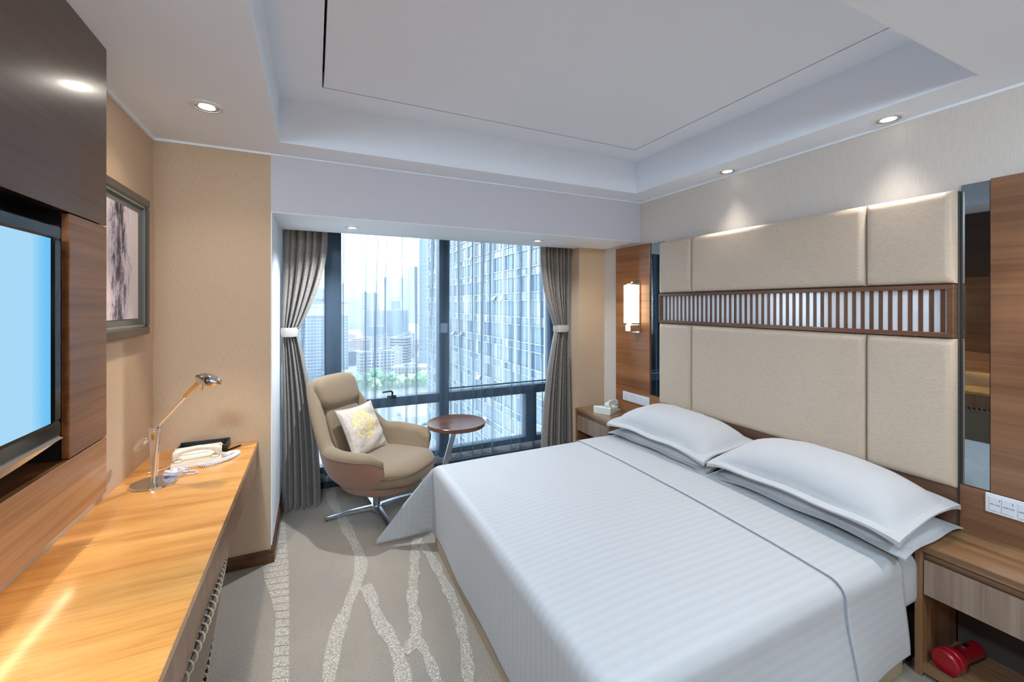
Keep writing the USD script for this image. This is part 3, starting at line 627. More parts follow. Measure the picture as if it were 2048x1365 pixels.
# ---------------- bedside tables ----------------
wood('wood_table', [(104, 74, 50), (136, 101, 70), (154, 118, 84)], 'y', along=0.9, across=22, rough=0.25, coat=0.4)
wood('wood_table_v', [(108, 72, 46), (138, 98, 66), (156, 114, 80)], 'z', along=1.2, across=34, rough=0.35, coat=0.2)
wood('wood_drawer', [(122, 100, 86), (146, 124, 108), (160, 140, 122)], 'z', along=1.0, across=30, rough=0.4, coat=0.15)
def bedside(label, y0, y1):
    t = thing('bedside_table', label, 'bedside table', (2.29, y0, 0))
    w, d = y1 - y0, 2.614 - 2.29
    obj('top', box(0, d, 0, w, 0.523, 0.552, 0.0015), 'wood_table', t)
    obj('side', box(0.002, d, 0.001, 0.026, 0.0, 0.5225), 'wood_table_v', t)
    obj('side', box(0.002, d, w - 0.026, w - 0.001, 0.0, 0.5225), 'wood_table_v', t)
    obj('back', box(d - 0.012, d, 0.026, w - 0.026, 0.03, 0.5225), 'base_dark', t)
    obj('rail', box(0.030, 0.045, 0.0265, w - 0.0265, 0.485, 0.5225), 'wood_table', t)
    obj('drawer', cat(box(0.006, 0.024, 0.028, w - 0.028, 0.345, 0.486, 0.001), box(0.024, d - 0.02, 0.034, w - 0.034, 0.35, 0.47)), 'wood_drawer', t)
    obj('shelf', box(0.012, d - 0.012, 0.0265, w - 0.0265, 0.025, 0.045), 'wood_table', t)
    obj('shelf_lip', box(0.004, 0.012, 0.0265, w - 0.0265, 0.02, 0.062), 'wood_table', t)
    return t
bedside('wooden bedside table at the right edge with an open shelf below its drawer', 0.350, 0.888)
bedside('wooden bedside table carrying a telephone, between bed and window', 2.920, 3.436)
simple('red_plastic', (150, 14, 30), 0.3, coat_weight=0.4)
fl = thing('torch', 'red emergency torch lying on the shelf of the near bedside table', 'torch', (2.318, 0.805, 0.094))
prof = [(0, 0.0), (0.040, 0.0), (0.046, 0.006), (0.046, 0.03), (0.043, 0.033), (0.046, 0.036), (0.046, 0.055), (0.034, 0.085), (0.030, 0.10), (0.030, 0.215), (0.024, 0.225), (0, 0.225)]
obj('body', moved(lathe(prof, 36), rz=-0.12, ry=PI / 2), 'red_plastic', fl, 35)
obj('switch', moved(box(-0.036, -0.028, -0.008, 0.008, 0.12, 0.16, 0.003), rz=-0.12, ry=PI / 2), 'silver', fl)
obj('loop', moved(tube([(0.0, 0, 0.225), (0.012, 0, 0.245), (0.0, 0, 0.258), (-0.012, 0, 0.245), (0.0, 0, 0.225)], 0.002, 6), rz=-0.12, ry=PI / 2), 'silver', fl)

# ---------------- switch plates ----------------
simple('switch_white', (232, 234, 240), 0.3, coat_weight=0.3)
simple('switch_rocker', (222, 227, 236), 0.3, coat_weight=0.3)
simple('ink', (52, 58, 72), 0.6)
def wall_text(s, h, y, z, x, m, parent, name='print'):
    t = meshkit.text_mesh(s, h, 0.0006); v = np.array(t.vertices); w = v[:, 0].max()
    t.vertices = np.stack([x - v[:, 2], y - v[:, 0], z + v[:, 1]], 1)
    obj(name, t, m, parent)
def plate(label, ytop, z0, texts):
    """seen from the room the plate reads towards -y, starting at ytop"""
    t = thing('switch_plate', label, 'switch plate', (0, 0, 0))
    x = 2.616
    obj('plate', box(x - 0.009, x, ytop - 0.345, ytop, z0, z0 + 0.083, 0.003), 'switch_white', t)
    for k in range(4):
        a = ytop - 0.012 - k * 0.082
        if k in texts:
            for q, s in enumerate(texts[k]):
                b = a - q * 0.037
                obj('rocker', box(x - 0.0125, x - 0.009, b - 0.0355, b, z0 + 0.012, z0 + 0.071, 0.0015), 'switch_rocker', t)
                if s: wall_text(s, 0.0042, b - 0.004, z0 + 0.038, x - 0.0125, 'ink', t)
                obj('indicator', box(x - 0.0130, x - 0.0124, b - 0.0325, b - 0.0305, z0 + 0.056, z0 + 0.064), 'ink', t)
        else:
            obj('socket', box(x - 0.0115, x - 0.009, a - 0.072, a, z0 + 0.010, z0 + 0.073, 0.002), 'switch_rocker', t)
            for dy, dz, ry in ((-0.022, 0.036, 0.5), (-0.044, 0.036, -0.5), (-0.033, 0.022, 0)):
                obj('socket_slot', moved(box(-0.0004, 0.0004, -0.0012, 0.0012, -0.005, 0.005), (x - 0.0117, a + dy, z0 + dz), rx=ry), 'ink', t)
    return t
plate('white four-gang plate of switches beside the near bedside table', 0.775, 0.664, {0: ['BED LAMP', 'DESK LAMP'], 1: ['MAIN']})
plate('white four-gang plate of sockets and switches behind the bedside telephone', 3.124, 0.664, {1: ['', ''], 2: ['', '']})

# ---------------- wall lamp ----------------
mat('lamp_glass', {'p': ('principled_bsdf', {'base_color': (0.9, 0.88, 0.82), 'roughness': 0.25, 'emission_color': (1.0, 0.86, 0.62), 'emission_strength': 2.8})})
def wall_lamp(label, y):
    sc = thing('wall_lamp', label, 'wall lamp', (2.616, y, 1.30))
    obj('backplate', box(-0.014, 0, -0.05, 0.05, 0.0, 0.45, 0.003), 'chrome', sc)
    obj('lower_bracket', cat(box(-0.10, -0.012, -0.038, 0.038, 0.012, 0.075, 0.006), box(-0.085, -0.012, -0.03, 0.03, 0.07, 0.088)), 'chrome', sc)
    obj('upper_bracket', cat(box(-0.09, -0.012, -0.03, 0.03, 0.425, 0.440, 0.003), box(-0.055, -0.02, -0.012, 0.012, 0.44, 0.458, 0.003)), 'chrome', sc)
    obj('shade', lathe([(0, 0.088), (0.052, 0.088), (0.055, 0.092), (0.055, 0.420), (0.052, 0.424), (0, 0.424)], 40, (-0.075, 0, 0)), 'lamp_glass', sc, 40)
wall_lamp('chrome wall lamp with a glowing white glass cylinder by the window-side bedside table', 2.945)
wall_lamp('chrome wall lamp with a glowing glass cylinder above the near bedside table', 0.50)

# ---------------- telephones ----------------
simple('phone_cream', (226, 214, 196), 0.35)
simple('phone_white', (220, 224, 218), 0.35)
simple('phone_dark', (60, 56, 52), 0.5)
simple('red_label', (176, 30, 48), 0.4)
simple('paper', (236, 236, 242), 0.7)
def prism(profile, w):
    """profile in (y, z), extruded along x from -w/2 to w/2"""
    p = np.array(profile, float)
    a = np.c_[np.full(len(p), -w / 2), p]; b = np.c_[np.full(len(p), w / 2), p]
    from shapely.geometry import Polygon
    m = trimesh.creation.extrude_polygon(Polygon(p), w, engine='earcut'); v = m.vertices
    m.vertices = np.stack([v[:, 2] - w / 2, v[:, 0], v[:, 1]], 1); return m
def handset(L_, r=0.017):
    s = np.linspace(-1, 1, 41)
    x = s * L_ / 2; z = 0.026 * (1 - s ** 2) ** 0.8
    a = np.linspace(0, 2 * PI, 18, endpoint=False)
    ear = smoothstep(0.55, 0.85, np.abs(s))
    hw = 0.017 + 0.008 * ear; hh = 0.011 + 0.006 * ear
    cap = np.clip((1 - np.abs(s)) / 0.06, 0, 1) ** 0.5
    f = lambda w, e: np.sign(w) * np.abs(w) ** e
    P = np.stack([np.repeat(x[:, None], 18, 1), (hw * cap)[:, None] * f(np.cos(a), 0.6)[None], z[:, None] + (hh * cap)[:, None] * f(np.sin(a), 0.6)[None] - (0.012 * ear)[:, None] * (np.sin(a) < 0)[None]], -1)
    return grid(P, closed_v=True)
ph = thing('telephone', 'cream desk telephone with a coiled cord on the writing desk', 'telephone', (-0.545, 2.655, zd), 9)
obj('body', hullpts([(sx * (0.103 - b), y, z) for sx in (-1, 1) for y, z, b in ((-0.085, 0.0, 0.004), (-0.088, 0.010, 0), (-0.082, 0.030, 0.002), (-0.03, 0.036, 0.004), (0.10, 0.058, 0.004), (0.105, 0.05, 0), (0.105, 0.0, 0.004))]), 'phone_cream', ph)
obj('cradle', cat(box(-0.092, -0.060, -0.075, -0.020, 0.030, 0.042, 0.004), box(0.060, 0.092, -0.075, -0.020, 0.030, 0.042, 0.004)), 'phone_cream', ph)
obj('handset', moved(handset(0.205), (0, -0.048, 0.060)), 'phone_cream', ph, True)
obj('display_card', moved(box(-0.085, 0.05, 0.0, 0.085, 0, 0.0012), (0, 0.005, 0.0445), rx=0.16), 'paper', ph)
obj('indicator', moved(box(0.078, 0.098, 0.03, 0.05, 0, 0.006, 0.002), (0, 0, 0.050), rx=0.16), 'red_label', ph)
def coil(path, r, pitch, rw, n=10):
    c = spline(path, 600); d = np.r_[0, np.cumsum(np.linalg.norm(np.diff(c, axis=0), axis=1))]
    N = int(d[-1] / pitch * n); s = np.linspace(0, d[-1], N)
    c = np.stack([np.interp(s, d, c[:, k]) for k in range(3)], 1)
    t = np.gradient(c, axis=0); t /= np.linalg.norm(t, axis=1, keepdims=True)
    u = np.cross(t, [0, 0, 1.0]); u /= np.linalg.norm(u, axis=1, keepdims=True); v = np.cross(u, t)
    a = s / pitch * 2 * PI; ramp = np.clip(np.minimum(s, d[-1] - s) / 0.02, 0.12, 1)[:, None]
    return tube(c + r * ramp * (np.cos(a)[:, None] * u + np.sin(a)[:, None] * v), rw, 6)
obj('cord', coil([(0.005, -0.094, 0.016), (0.03, -0.105, 0.010), (0.075, -0.095, 0.010), (0.125, -0.060, 0.010), (0.165, -0.01, 0.010), (0.172, 0.03, 0.010), (0.150, 0.035, 0.011), (0.128, 0.0, 0.014), (0.100, -0.030, 0.040)], 0.0085, 0.0072, 0.0024), 'paper', ph, True)
obj('wall_cord', tube(spline([(-0.10, -0.03, 0.012), (-0.14, -0.05, 0.006), (-0.19, -0.06, 0.004)], 16), 0.003, 6), 'phone_cream', ph, True)

ph2 = thing('telephone', 'white telephone with a red label on the far bedside table', 'telephone', (2.475, 3.19, 0.552), 118)
obj('body', hullpts([(sx * (0.085 - b), y, z) for sx in (-1, 1) for y, z, b in ((-0.095, 0.0, 0.004), (-0.10, 0.010, 0), (-0.085, 0.026, 0.002), (-0.03, 0.040, 0.004), (0.10, 0.064, 0.004), (0.108, 0.055, 0), (0.108, 0.0, 0.004))]), 'phone_white', ph2)
obj('handset', moved(handset(0.20), (-0.050, 0.005, 0.078), rz=PI / 2 - 0.05, rx=0.20), 'phone_white', ph2, True)
obj('cradle', cat(box(-0.078, -0.024, -0.086, -0.056, 0.03, 0.052, 0.004), box(-0.078, -0.024, 0.06, 0.092, 0.05, 0.078, 0.004)), 'phone_white', ph2)
obj('front_lip', box(-0.092, 0.07, -0.125, -0.096, 0.0, 0.014, 0.006), 'phone_white', ph2)
obj('label_plate', moved(box(0.01, 0.05, -0.010, 0.010, 0, 0.002), (0, -0.062, 0.034), rx=0.24), 'red_label', ph2)
for i in range(3):
    for j in range(4):
        obj('button', moved(box(-0.006, 0.006, -0.004, 0.004, 0, 0.003, 0.001), (0.012 + i * 0.020, -0.026 + j * 0.020, 0.0425 + j * 0.0037), rx=0.18), 'switch_rocker', ph2)

# stationery tray and loose cable on the desk
tr = thing('stationery_tray', 'black leather stationery tray behind the desk telephone', 'tray', (-0.555, 2.845, zd), 1.5)
simple('leather_black', (26, 34, 38), 0.4)
obj('body', cat(box(-0.115, 0.115, -0.055, 0.055, 0, 0.006), box(-0.115, 0.115, 0.047, 0.055, 0.006, 0.045, 0.002), box(-0.115, 0.115, -0.055, -0.047, 0.006, 0.035, 0.002), box(-0.115, -0.107, -0.047, 0.047, 0.006, 0.040, 0.002), box(0.107, 0.115, -0.047, 0.047, 0.006, 0.040, 0.002)), 'leather_black', tr)
st = thing('letter_paper', 'white letter paper lying in the black stationery tray', 'paper', (-0.555, 2.845, zd + 0.0062), 6)
obj('sheets', box(-0.09, 0.085, -0.032, 0.035, 0, 0.012), 'paper', st)
pen = thing('pen', 'thin dark pen on the desk right of the stationery tray', 'pen', (-0.425, 2.80, zd + 0.0042), 52)
obj('barrel', moved(lathe([(0, 0), (0.002, 0.004), (0.0040, 0.02), (0.0042, 0.12), (0.003, 0.128), (0, 0.128)], 16), (-0.06, 0, 0), ry=PI / 2), 'dark_steel', pen, 40)
obj('clip', box(0.025, 0.06, -0.001, 0.001, 0.0040, 0.0055), 'silver', pen)
simple('cable_pale', (206, 200, 214), 0.5)
cb = thing('cable_bundle', 'pale tied bundle of cable lying on the lamp foot', 'cable', (-0.595, 2.470, zd), 0)
r = np.random.default_rng(4); pts = []
for i in range(46):
    a = i * 0.9
    pts.append((0.040 * math.cos(a) * (0.7 + 0.5 * r.random()), 0.022 * math.sin(a) * (0.6 + 0.6 * r.random()), 0.016 + 0.016 * r.random()))
obj('loops', tube(spline(pts, 420), 0.0038, 7), 'cable_pale', cb, True)
obj('tail', tube(spline([(0.03, 0.0, 0.016), (0.06, -0.005, 0.006), (0.085, 0.006, 0.004), (0.07, 0.03, 0.004), (0.03, 0.035, 0.004)], 40), 0.003, 6), 'cable_pale', cb, True)
obj('tie', box(-0.012, 0.008, -0.026, 0.026, 0.012, 0.034, 0.006), 'paper', cb)

# ---------------- desk lamp ----------------
simple('gold', (214, 170, 90), 0.2, 1.0)
dl = thing('desk_lamp', 'chrome desk lamp with a tilted arm and counterweight on the desk', 'desk lamp', (-0.656, 2.415, zd), -25.13)
obj('base', lathe([(0, 0), (0.086, 0), (0.088, 0.003), (0.087, 0.008), (0.082, 0.010), (0, 0.010)], 64), 'chrome', dl, 40)
st_ = []
for z, hw, hd in ((0.010, 0.012, 0.012), (0.05, 0.013, 0.012), (0.12, 0.017, 0.011), (0.19, 0.023, 0.010), (0.245, 0.028, 0.009), (0.255, 0.027, 0.008)):
    a = np.linspace(0, 2 * PI, 28, endpoint=False)
    st_.append(np.stack([hw * np.sign(np.cos(a)) * np.abs(np.cos(a)) ** 0.75, hd * np.sin(a), np.full(28, z)], 1))
A = np.stack(st_); A = np.concatenate([A[:1] * [0, 0, 1], A, A[-1:] * [0, 0, 1]])
obj('stem', grid(A, closed_v=True), 'chrome', dl, 45)
obj('stem_inlay', lathe([(0, -0.0105), (0.007, -0.0105), (0.007, 0.0105), (0, 0.0105)], 20).apply_transform(trimesh.transformations.rotation_matrix(PI / 2, [1, 0, 0])).apply_scale([1, 1, 2.4]).apply_translation([0, 0, 0.215]), 'gold', dl, 40)
pv = np.array([0.0, 0, 0.245]); hd_ = np.array([0.213, 0, 0.475]); cwt = np.array([-0.062, 0, 0.178])
dv_ = (hd_ - pv) / np.linalg.norm(hd_ - pv)
for s in (-0.0045, 0.0045):
    obj('arm', tube([pv - dv_ * 0.03 + [0, s, 0], hd_ + [0, s, 0]], 0.0044, 8), 'chrome', dl, True)
obj('arm_sleeve', tube([hd_ - dv_ * 0.11, hd_ - dv_ * 0.005], 0.0085, 12), 'gold', dl, 40)
obj('pivot', moved(lathe([(0, -0.018), (0.012, -0.018), (0.012, 0.018), (0, 0.018)], 20), pv, rx=PI / 2), 'chrome', dl, 40)
obj('counterweight', moved(rounded(0.042, 0.013, 0.016, (0, 0, 0), 0.9, 0.9, 28, 18), cwt, ry=-math.atan2(dv_[2], dv_[0])), 'chrome', dl, True)
hp = []
for u in np.linspace(0, 1, 16):
    rr = 0.030 * math.sin(PI * (0.12 + 0.72 * u)) ** 0.7 * (1.15 if u > 0.3 else 0.8 + 1.1 * u)
    a = np.linspace(-0.15 * PI, 1.15 * PI, 26)
    hp.append(np.stack([np.full(26, -0.035 + 0.105 * u), rr * np.cos(a) * 0.95, rr * np.sin(a) * 0.95], 1))
hpm = grid(np.stack(hp))
obj('head', moved(shell(np.stack(hp), -0.0015), hd_ + [0.01, 0, -0.002], ry=0.28), 'chrome', dl, 45)
obj('bulb', moved(rounded(0.022, 0.012, 0.010, (0.02, 0, 0.004), 0.9, 0.9, 20, 14), hd_ + [0.01, 0, -0.004], ry=0.28), 'paper', dl, True)
obj('grip', tube([hd_ + [0.012, 0, -0.006], hd_ + [0.004, 0, -0.05]], [0.003, 0.0024], 8), 'gold', dl, 40)

# ---------------- swivel armchair ----------------
textured('chair_inner', [(110, 91, 70), (127, 107, 83), (139, 119, 95)], (420, 420, 420), 0.85, detail=2, bump=0.3, bump_dist=0.0008, sheen_weight=0.25)
textured('chair_outer', [(132, 94, 74), (150, 110, 88), (162, 121, 98)], (420, 420, 420), 0.85, detail=2, bump=0.3, bump_dist=0.0008, sheen_weight=0.25)
simple('seam', (110, 84, 66), 0.8)
simple('alu_polished', (176, 182, 192), 0.28, 1.0)
ac = thing('swivel_armchair', 'taupe upholstered swivel armchair with headrest and steel star base', 'armchair', (0.420, 3.275, 0), -45)
def sh_rim(th):
    a = abs(math.degrees(th))
    z = 0.985 - (0.985 - 0.580) * float(smoothstep(30, 66, a))
    z -= 0.012 * float(smoothstep(66, 112, a))
    return z - 0.06 * float(smoothstep(110, 125, a)) ** 1.6
def sh_pt(th, z, off):
    """point of the shell at angle th (0 = back), height z, off metres inside the outer face"""
    kb = 0.50 + 0.50 * math.sin(PI / 2 * min(max((z - 0.235) / 0.21, 0), 1)) ** 0.8
    a, b = 0.335 * kb - off, 0.385 * kb - off
    arm = float(smoothstep(45, 80, abs(math.degrees(th))))
    b += 0.05 * max(z - 0.42, 0) * arm / 0.15
    x = -a * math.cos(th); y = b * math.sin(th)
    y = math.copysign(abs(y) , y)
    if x > 0: x *= 1.75
    rec = 0.36 * max(z - 0.40, 0) * (1 - arm)
    x -= rec
    if z > 0.6: y *= 1 - 0.16 * (z - 0.6) * (1 - arm)
    return (x, y, z)
ths = np.radians(np.linspace(-124, 124, 97)); NV = 20
loops, inner_loops = [], []
for th in ths:
    zr = sh_rim(th); zb_ = 0.235 + 0.02 * abs(th) / 2
    tk = 0.085 + 0.030 * float(smoothstep(50, 80, abs(math.degrees(th))))
    endk = float(smoothstep(124, 108, abs(math.degrees(th)))) ** 0.5
    tk_ = tk * (0.12 + 0.88 * endk)
    shift = (tk - tk_) / 2
    o = [sh_pt(th, zb_ + (zr - 0.045 - zb_) * k, shift) for k in np.linspace(0, 1, NV)]
    i_ = [sh_pt(th, zb_ + (zr - 0.045 - zb_) * k, shift + tk_) for k in np.linspace(1, 0, NV)]
    po, pi = np.array(o[-1]), np.array(i_[0])
    rim = []
    for q in np.linspace(0, PI, 9)[1:-1]:
        m_ = (po + pi) / 2; h_ = (po - pi) / 2
        rim.append(m_ + h_ * math.cos(q) + np.array([0, 0, 0.045 * math.sin(q)]))
    loops.append(np.array(o)); inner_loops.append(np.array([o[-1]] + rim + i_))
O, I_ = np.stack(loops), np.stack(inner_loops)
cap = lambda k: grid(np.stack([O[k], I_[k][::-1][np.linspace(0, I_.shape[1] - 1, O.shape[1]).round().astype(int)]]))
obj('outer_shell', cat(grid(O), cap(0), cap(-1)), 'chair_outer', ac, 60)
obj('inner_shell', grid(I_), 'chair_inner', ac, 60)
obj('seam', tube(O[:, -1] + [0, 0, 0.001], 0.0028, 6), 'seam', ac, True)
def cushion(hx, hy, hz, c, e1, e2, ry=0.0, n=56, m=32):
    return moved(rounded(hx, hy, hz, (0, 0, 0), e1, e2, n, m), c, ry=ry)
obj('seat_pan', lathe([(0, 0.185), (0.10, 0.187), (0.19, 0.205), (0.262, 0.245), (0.295, 0.30), (0.285, 0.33), (0, 0.33)], 56).apply_scale([1.12, 1.0, 1]).apply_translation([0.045, 0, 0]), 'chair_outer', ac, 50)
sm = cushion(0.330, 0.305, 0.080, (0.085, 0, 0.365), 0.55, 0.72)
v = sm.vertices; v[:, 2] += 0.03 * smoothstep(0.1, 0.42, v[:, 0]) * 0.6 - 0.02 * smoothstep(0.3, 0.42, v[:, 0])
obj('seat_cushion', sm, 'chair_inner', ac, True)
obj('seat_seam', tube(np.array([(0.085 + 0.333 * math.copysign(abs(math.cos(a)) ** 0.72, math.cos(a)), 0.308 * math.copysign(abs(math.sin(a)) ** 0.72, math.sin(a)), 0.378 + 0.018 * float(smoothstep(0.1, 0.42, 0.085 + 0.333 * math.cos(a)))) for a in np.linspace(-1.9, 1.9, 60)]), 0.003, 6), 'seam', ac, True)
obj('back_cushion', cushion(0.040, 0.178, 0.215, (-0.285, 0, 0.615), 0.6, 0.5, ry=-0.34), 'chair_inner', ac, True)
obj('headrest', cushion(0.092, 0.205, 0.135, (-0.400, 0, 0.875), 0.65, 0.42, ry=-0.32), 'chair_inner', ac, True)
obj('column', lathe([(0, 0.03), (0.034, 0.03), (0.030, 0.06), (0.026, 0.064), (0.026, 0.19), (0, 0.19)], 32), 'alu_polished', ac, 40)
obj('base_hub', lathe([(0, 0.022), (0.045, 0.024), (0.048, 0.04), (0.036, 0.062), (0, 0.064)], 32), 'alu_polished', ac, 40)
for a in (27 + 45, 97 + 45, 176 + 45, 279 + 45):
    a = math.radians(a)
    d = np.array([math.cos(a), math.sin(a), 0]); n_ = np.array([-d[1], d[0], 0])
    sec = []
    for s in np.linspace(0, 1, 14):
        c = d * (0.03 + 0.325 * s) + np.array([0, 0, 0.050 - 0.034 * s ** 1.6]); w_ = 0.027 - 0.010 * s; h_ = 0.013 - 0.005 * s
        sec.append([c + n_ * w_ + [0, 0, -h_], c + n_ * w_ * 0.9 + [0, 0, h_ * 0.4], c + [0, 0, h_], c - n_ * w_ * 0.9 + [0, 0, h_ * 0.4], c - n_ * w_ + [0, 0, -h_]])
    S_ = np.array(sec); S_ = np.concatenate([np.repeat(S_[:1].mean(1, keepdims=True), 5, 1), S_, np.repeat(S_[-1:].mean(1, keepdims=True), 5, 1)])
    leg = obj('base_leg', grid(S_, closed_v=True), 'alu_polished', ac, 35)
    tip = d * 0.343
    obj('glide', moved(disc(0.012, 0, 0.010, 18, 0.002), tip), 'black_matt', leg, 35)

# throw cushion with a yellow chrysanthemum print
mat('cushion_print', {'u': ('texture_coordinate', {}), 'sub': ('vector_math', {'math_type': 'subtract', 'vector2': (-0.02, 0.03, 0)}), 'len': ('vector_math', {'math_type': 'length'}),
    'sx': ('separate_xyz', {}), 'at': ('math', {'math_type': 'arctan2'}), 'cx': ('combine_xyz', {}), 'ml': ('math', {'math_type': 'multiply', 'value2': 46.0}), 'ma': ('math', {'math_type': 'multiply', 'value2': 3.4}),
    'v': ('voronoi_texture', {'feature': 'f1', 'scale': 1.0, 'randomness': 0.85}), 'th': ('math', {'math_type': 'less_than', 'value2': 0.58}), 'rad': ('math', {'math_type': 'less_than', 'value2': 0.112}), 'mk': ('math', {'math_type': 'multiply'}),
    'n': ('noise_texture', {'scale': 60.0, 'detail': 3.0}), 'r': ('rgb_ramp', {'ramp': [(0.3, L(186, 170, 156)), (0.7, L(206, 194, 182))]}), 'y': ('rgb_ramp', {'ramp': [(0.2, L(226, 188, 96)), (0.8, L(246, 226, 160))]}),
    'x': ('mix_color', {'blend_type': 'mix'}), 'p': ('principled_bsdf', {'roughness': 0.5, 'sheen_weight': 0.2})},
    [('u.UV', 'sub.vector1'), ('sub.vector', 'len.vector1'), ('sub.vector', 'sx.vector'), ('sx.y', 'at.value1'), ('sx.x', 'at.value2'), ('len.value', 'ml.value1'), ('at.value', 'ma.value1'), ('ml.value', 'cx.x'), ('ma.value', 'cx.y'), ('cx.vector', 'v.vector'),
     ('v.distance', 'th.value1'), ('len.value', 'rad.value1'), ('th.value', 'mk.value1'), ('rad.value', 'mk.value2'), ('u.UV', 'n.vector'), ('n.fac', 'r.fac'), ('n.fac', 'y.fac'), ('r.color', 'x.a'), ('y.color', 'x.b'), ('mk.value', 'x.fac'), ('x.result', 'p.base_color')])
tc = thing('throw_cushion', 'grey-beige throw cushion with a yellow chrysanthemum print on the armchair', 'cushion', (0.420, 3.275, 0), -45)
n = 49; u = np.linspace(-1, 1, n); U, V = np.meshgrid(u, u, indexing='ij')
hs = 0.195
pin = 1 - 0.10 * (1 - np.abs(U) ** 2) * np.abs(V) ** 3; pin2 = 1 - 0.10 * (1 - np.abs(V) ** 2) * np.abs(U) ** 3
A_, B_ = U * hs * pin2, V * hs * pin
hgt = 0.062 * np.clip((1 - U ** 2) * (1 - V ** 2), 0, 1) ** 0.45
wr = 0.006 * np.sin(10 * U * V + 6 * V) * np.clip(1 - np.maximum(abs(U), abs(V)), 0, 1) ** 0.5 + 0.018 * (meshkit.fbm(np.stack([U * 2.2, V * 2.2, 0 * U], -1), 3, 9) - 0.5)
fr_ = np.stack([hgt + wr, A_, B_], -1); bk_ = np.stack([-hgt * 0.8, A_, B_], -1)
cm = cat(grid(fr_), grid(bk_, flip=True)); cuv = np.concatenate([np.stack([A_, B_], -1).reshape(-1, 2), np.stack([A_ + 2, B_], -1).reshape(-1, 2)])
cm = moved(cm, rx=-0.02); cm = moved(cm, (-0.150, 0.03, 0.60), ry=-0.48)
obj('cover', cm, 'cushion_print', tc, True, uv=cuv)
el = np.concatenate([fr_[:, 0], fr_[-1, 1:], fr_[::-1, -1][1:], fr_[0, ::-1][1:]])
pm = moved(tube(el * [0.2, 1.0, 1.0], 0.0035, 6), rx=-0.02)
obj('piping', moved(pm, (-0.150, 0.03, 0.60), ry=-0.48), 'drape_band', tc, True)

# ---------------- round side table ----------------
wood('wood_round', [(70, 42, 28), (104, 66, 46), (122, 82, 60)], 'x', along=1.5, across=26, rough=0.22, coat=0.5)
stb = thing('side_table', 'small round walnut side table on a slanted steel leg by the window', 'side table', (1.075, 3.39, 0), 0)
obj('top', disc(0.242, 0.540, 0.572, 72, 0.004), 'wood_round', stb, 35)
obj('underplate', disc(0.07, 0.530, 0.540, 32, 0.002), 'alu_polished', stb, 35)
lg = []
for s in np.linspace(0, 1, 10):
    c = np.array([-0.005 - 0.145 * s, 0.005 + 0.02 * s, 0.532 - 0.518 * s]); w_ = 0.022
    lg.append([c + [w_, 0.008, 0], c + [-w_, 0.008, 0], c + [-w_, -0.008, 0], c + [w_, -0.008, 0]])
G_ = np.array(lg); G_ = np.concatenate([np.repeat(G_[:1].mean(1, keepdims=True), 4, 1), G_, np.repeat(G_[-1:].mean(1, keepdims=True), 4, 1)])
obj('leg', grid(G_, closed_v=True), 'alu_polished', stb, 30)
obj('foot', disc(0.19, 0.0, 0.014, 56, 0.004, c=(-0.06, 0.01)), 'alu_polished', stb, 35)

# ---------------- the city outside, some twenty floors below ----------------
GZ = -86.0
def tint(name, col, rough=0.7, **kw): return simple(name, tuple(c * 0.60 for c in col), rough, **kw)
tint('asphalt', (168, 178, 186)); tint('pavement', (214, 216, 212)); tint('grass_city', (120, 158, 128))
tint('wall_white', (240, 242, 244)); tint('wall_cream', (238, 228, 212)); tint('wall_pink', (226, 200, 196)); tint('wall_lilac', (196, 194, 214)); tint('wall_blue', (150, 184, 212)); tint('wall_grey', (196, 208, 218)); tint('wall_deep', (96, 140, 184))
tint('roof_grey', (206, 214, 222)); tint('roof_red', (206, 168, 160)); tint('roof_slate', (160, 176, 194))
tint('glass_blue', (84, 130, 172), 0.2, specular_ior_level=0.8); tint('glass_dark', (62, 92, 122), 0.25, specular_ior_level=0.8); tint('glass_pale', (150, 186, 212), 0.2, specular_ior_level=0.8)
gr = struct('city_ground', box(-900, 1500, 60, 4500, GZ - 1, GZ), 'pavement')
obj('road', box(10, 62, 230, 420, GZ, GZ + 0.05), 'asphalt', gr)
obj('road', box(62.5, 95, 240, 330, GZ, GZ + 0.05), 'asphalt', gr)
obj('road', box(-200, 400, 421, 446, GZ, GZ + 0.05), 'asphalt', gr)
obj('lawn', box(22, 130, 447, 520, GZ, GZ + 0.05), 'grass_city', gr)
obj('median', box(33, 36, 235, 420, GZ + 0.05, GZ + 0.3), 'grass_city', gr)

def facade(w, d, z0, z1, fh, bw, ww, wh, off=0.12):
    """window boxes proud of the front (-y) and both side faces"""
    out = []
    nz = int((z1 - z0) / fh)
    for k in range(nz):
        zc = z1 - fh * (k + 0.55)
        n = max(1, int(w / bw))
        for i in range(n):
            xc = -w / 2 + w * (i + 0.5) / n
            out.append((xc - ww / 2, xc + ww / 2, -d / 2 - off, -d / 2 + 0.05, zc - wh / 2, zc + wh / 2))
        n = max(1, int(d / bw))
        for i in range(n):
            yc = -d / 2 + d * (i + 0.5) / n
            for s in (-1, 1):
                xs = sorted((s * (w / 2 + off), s * (w / 2 - 0.05)))
                out.append((xs[0], xs[1], yc - ww / 2, yc + ww / 2, zc - wh / 2, zc + wh / 2))
    return boxes(out)
def boxes(bs):
    b = np.array(bs, float)
    c = np.array([[0, 2, 4], [1, 2, 4], [1, 3, 4], [0, 3, 4], [0, 2, 5], [1, 2, 5], [1, 3, 5], [0, 3, 5]])
    V = b[:, c]
    f = np.array([[0, 1, 5], [0, 5, 4], [1, 2, 6], [1, 6, 5], [2, 3, 7], [2, 7, 6], [3, 0, 4], [3, 4, 7], [4, 5, 6], [4, 6, 7]])
    F_ = (f[None] + 8 * np.arange(len(b))[:, None, None]).reshape(-1, 3)
    return trimesh.Trimesh(V.reshape(-1, 3), F_, process=False)
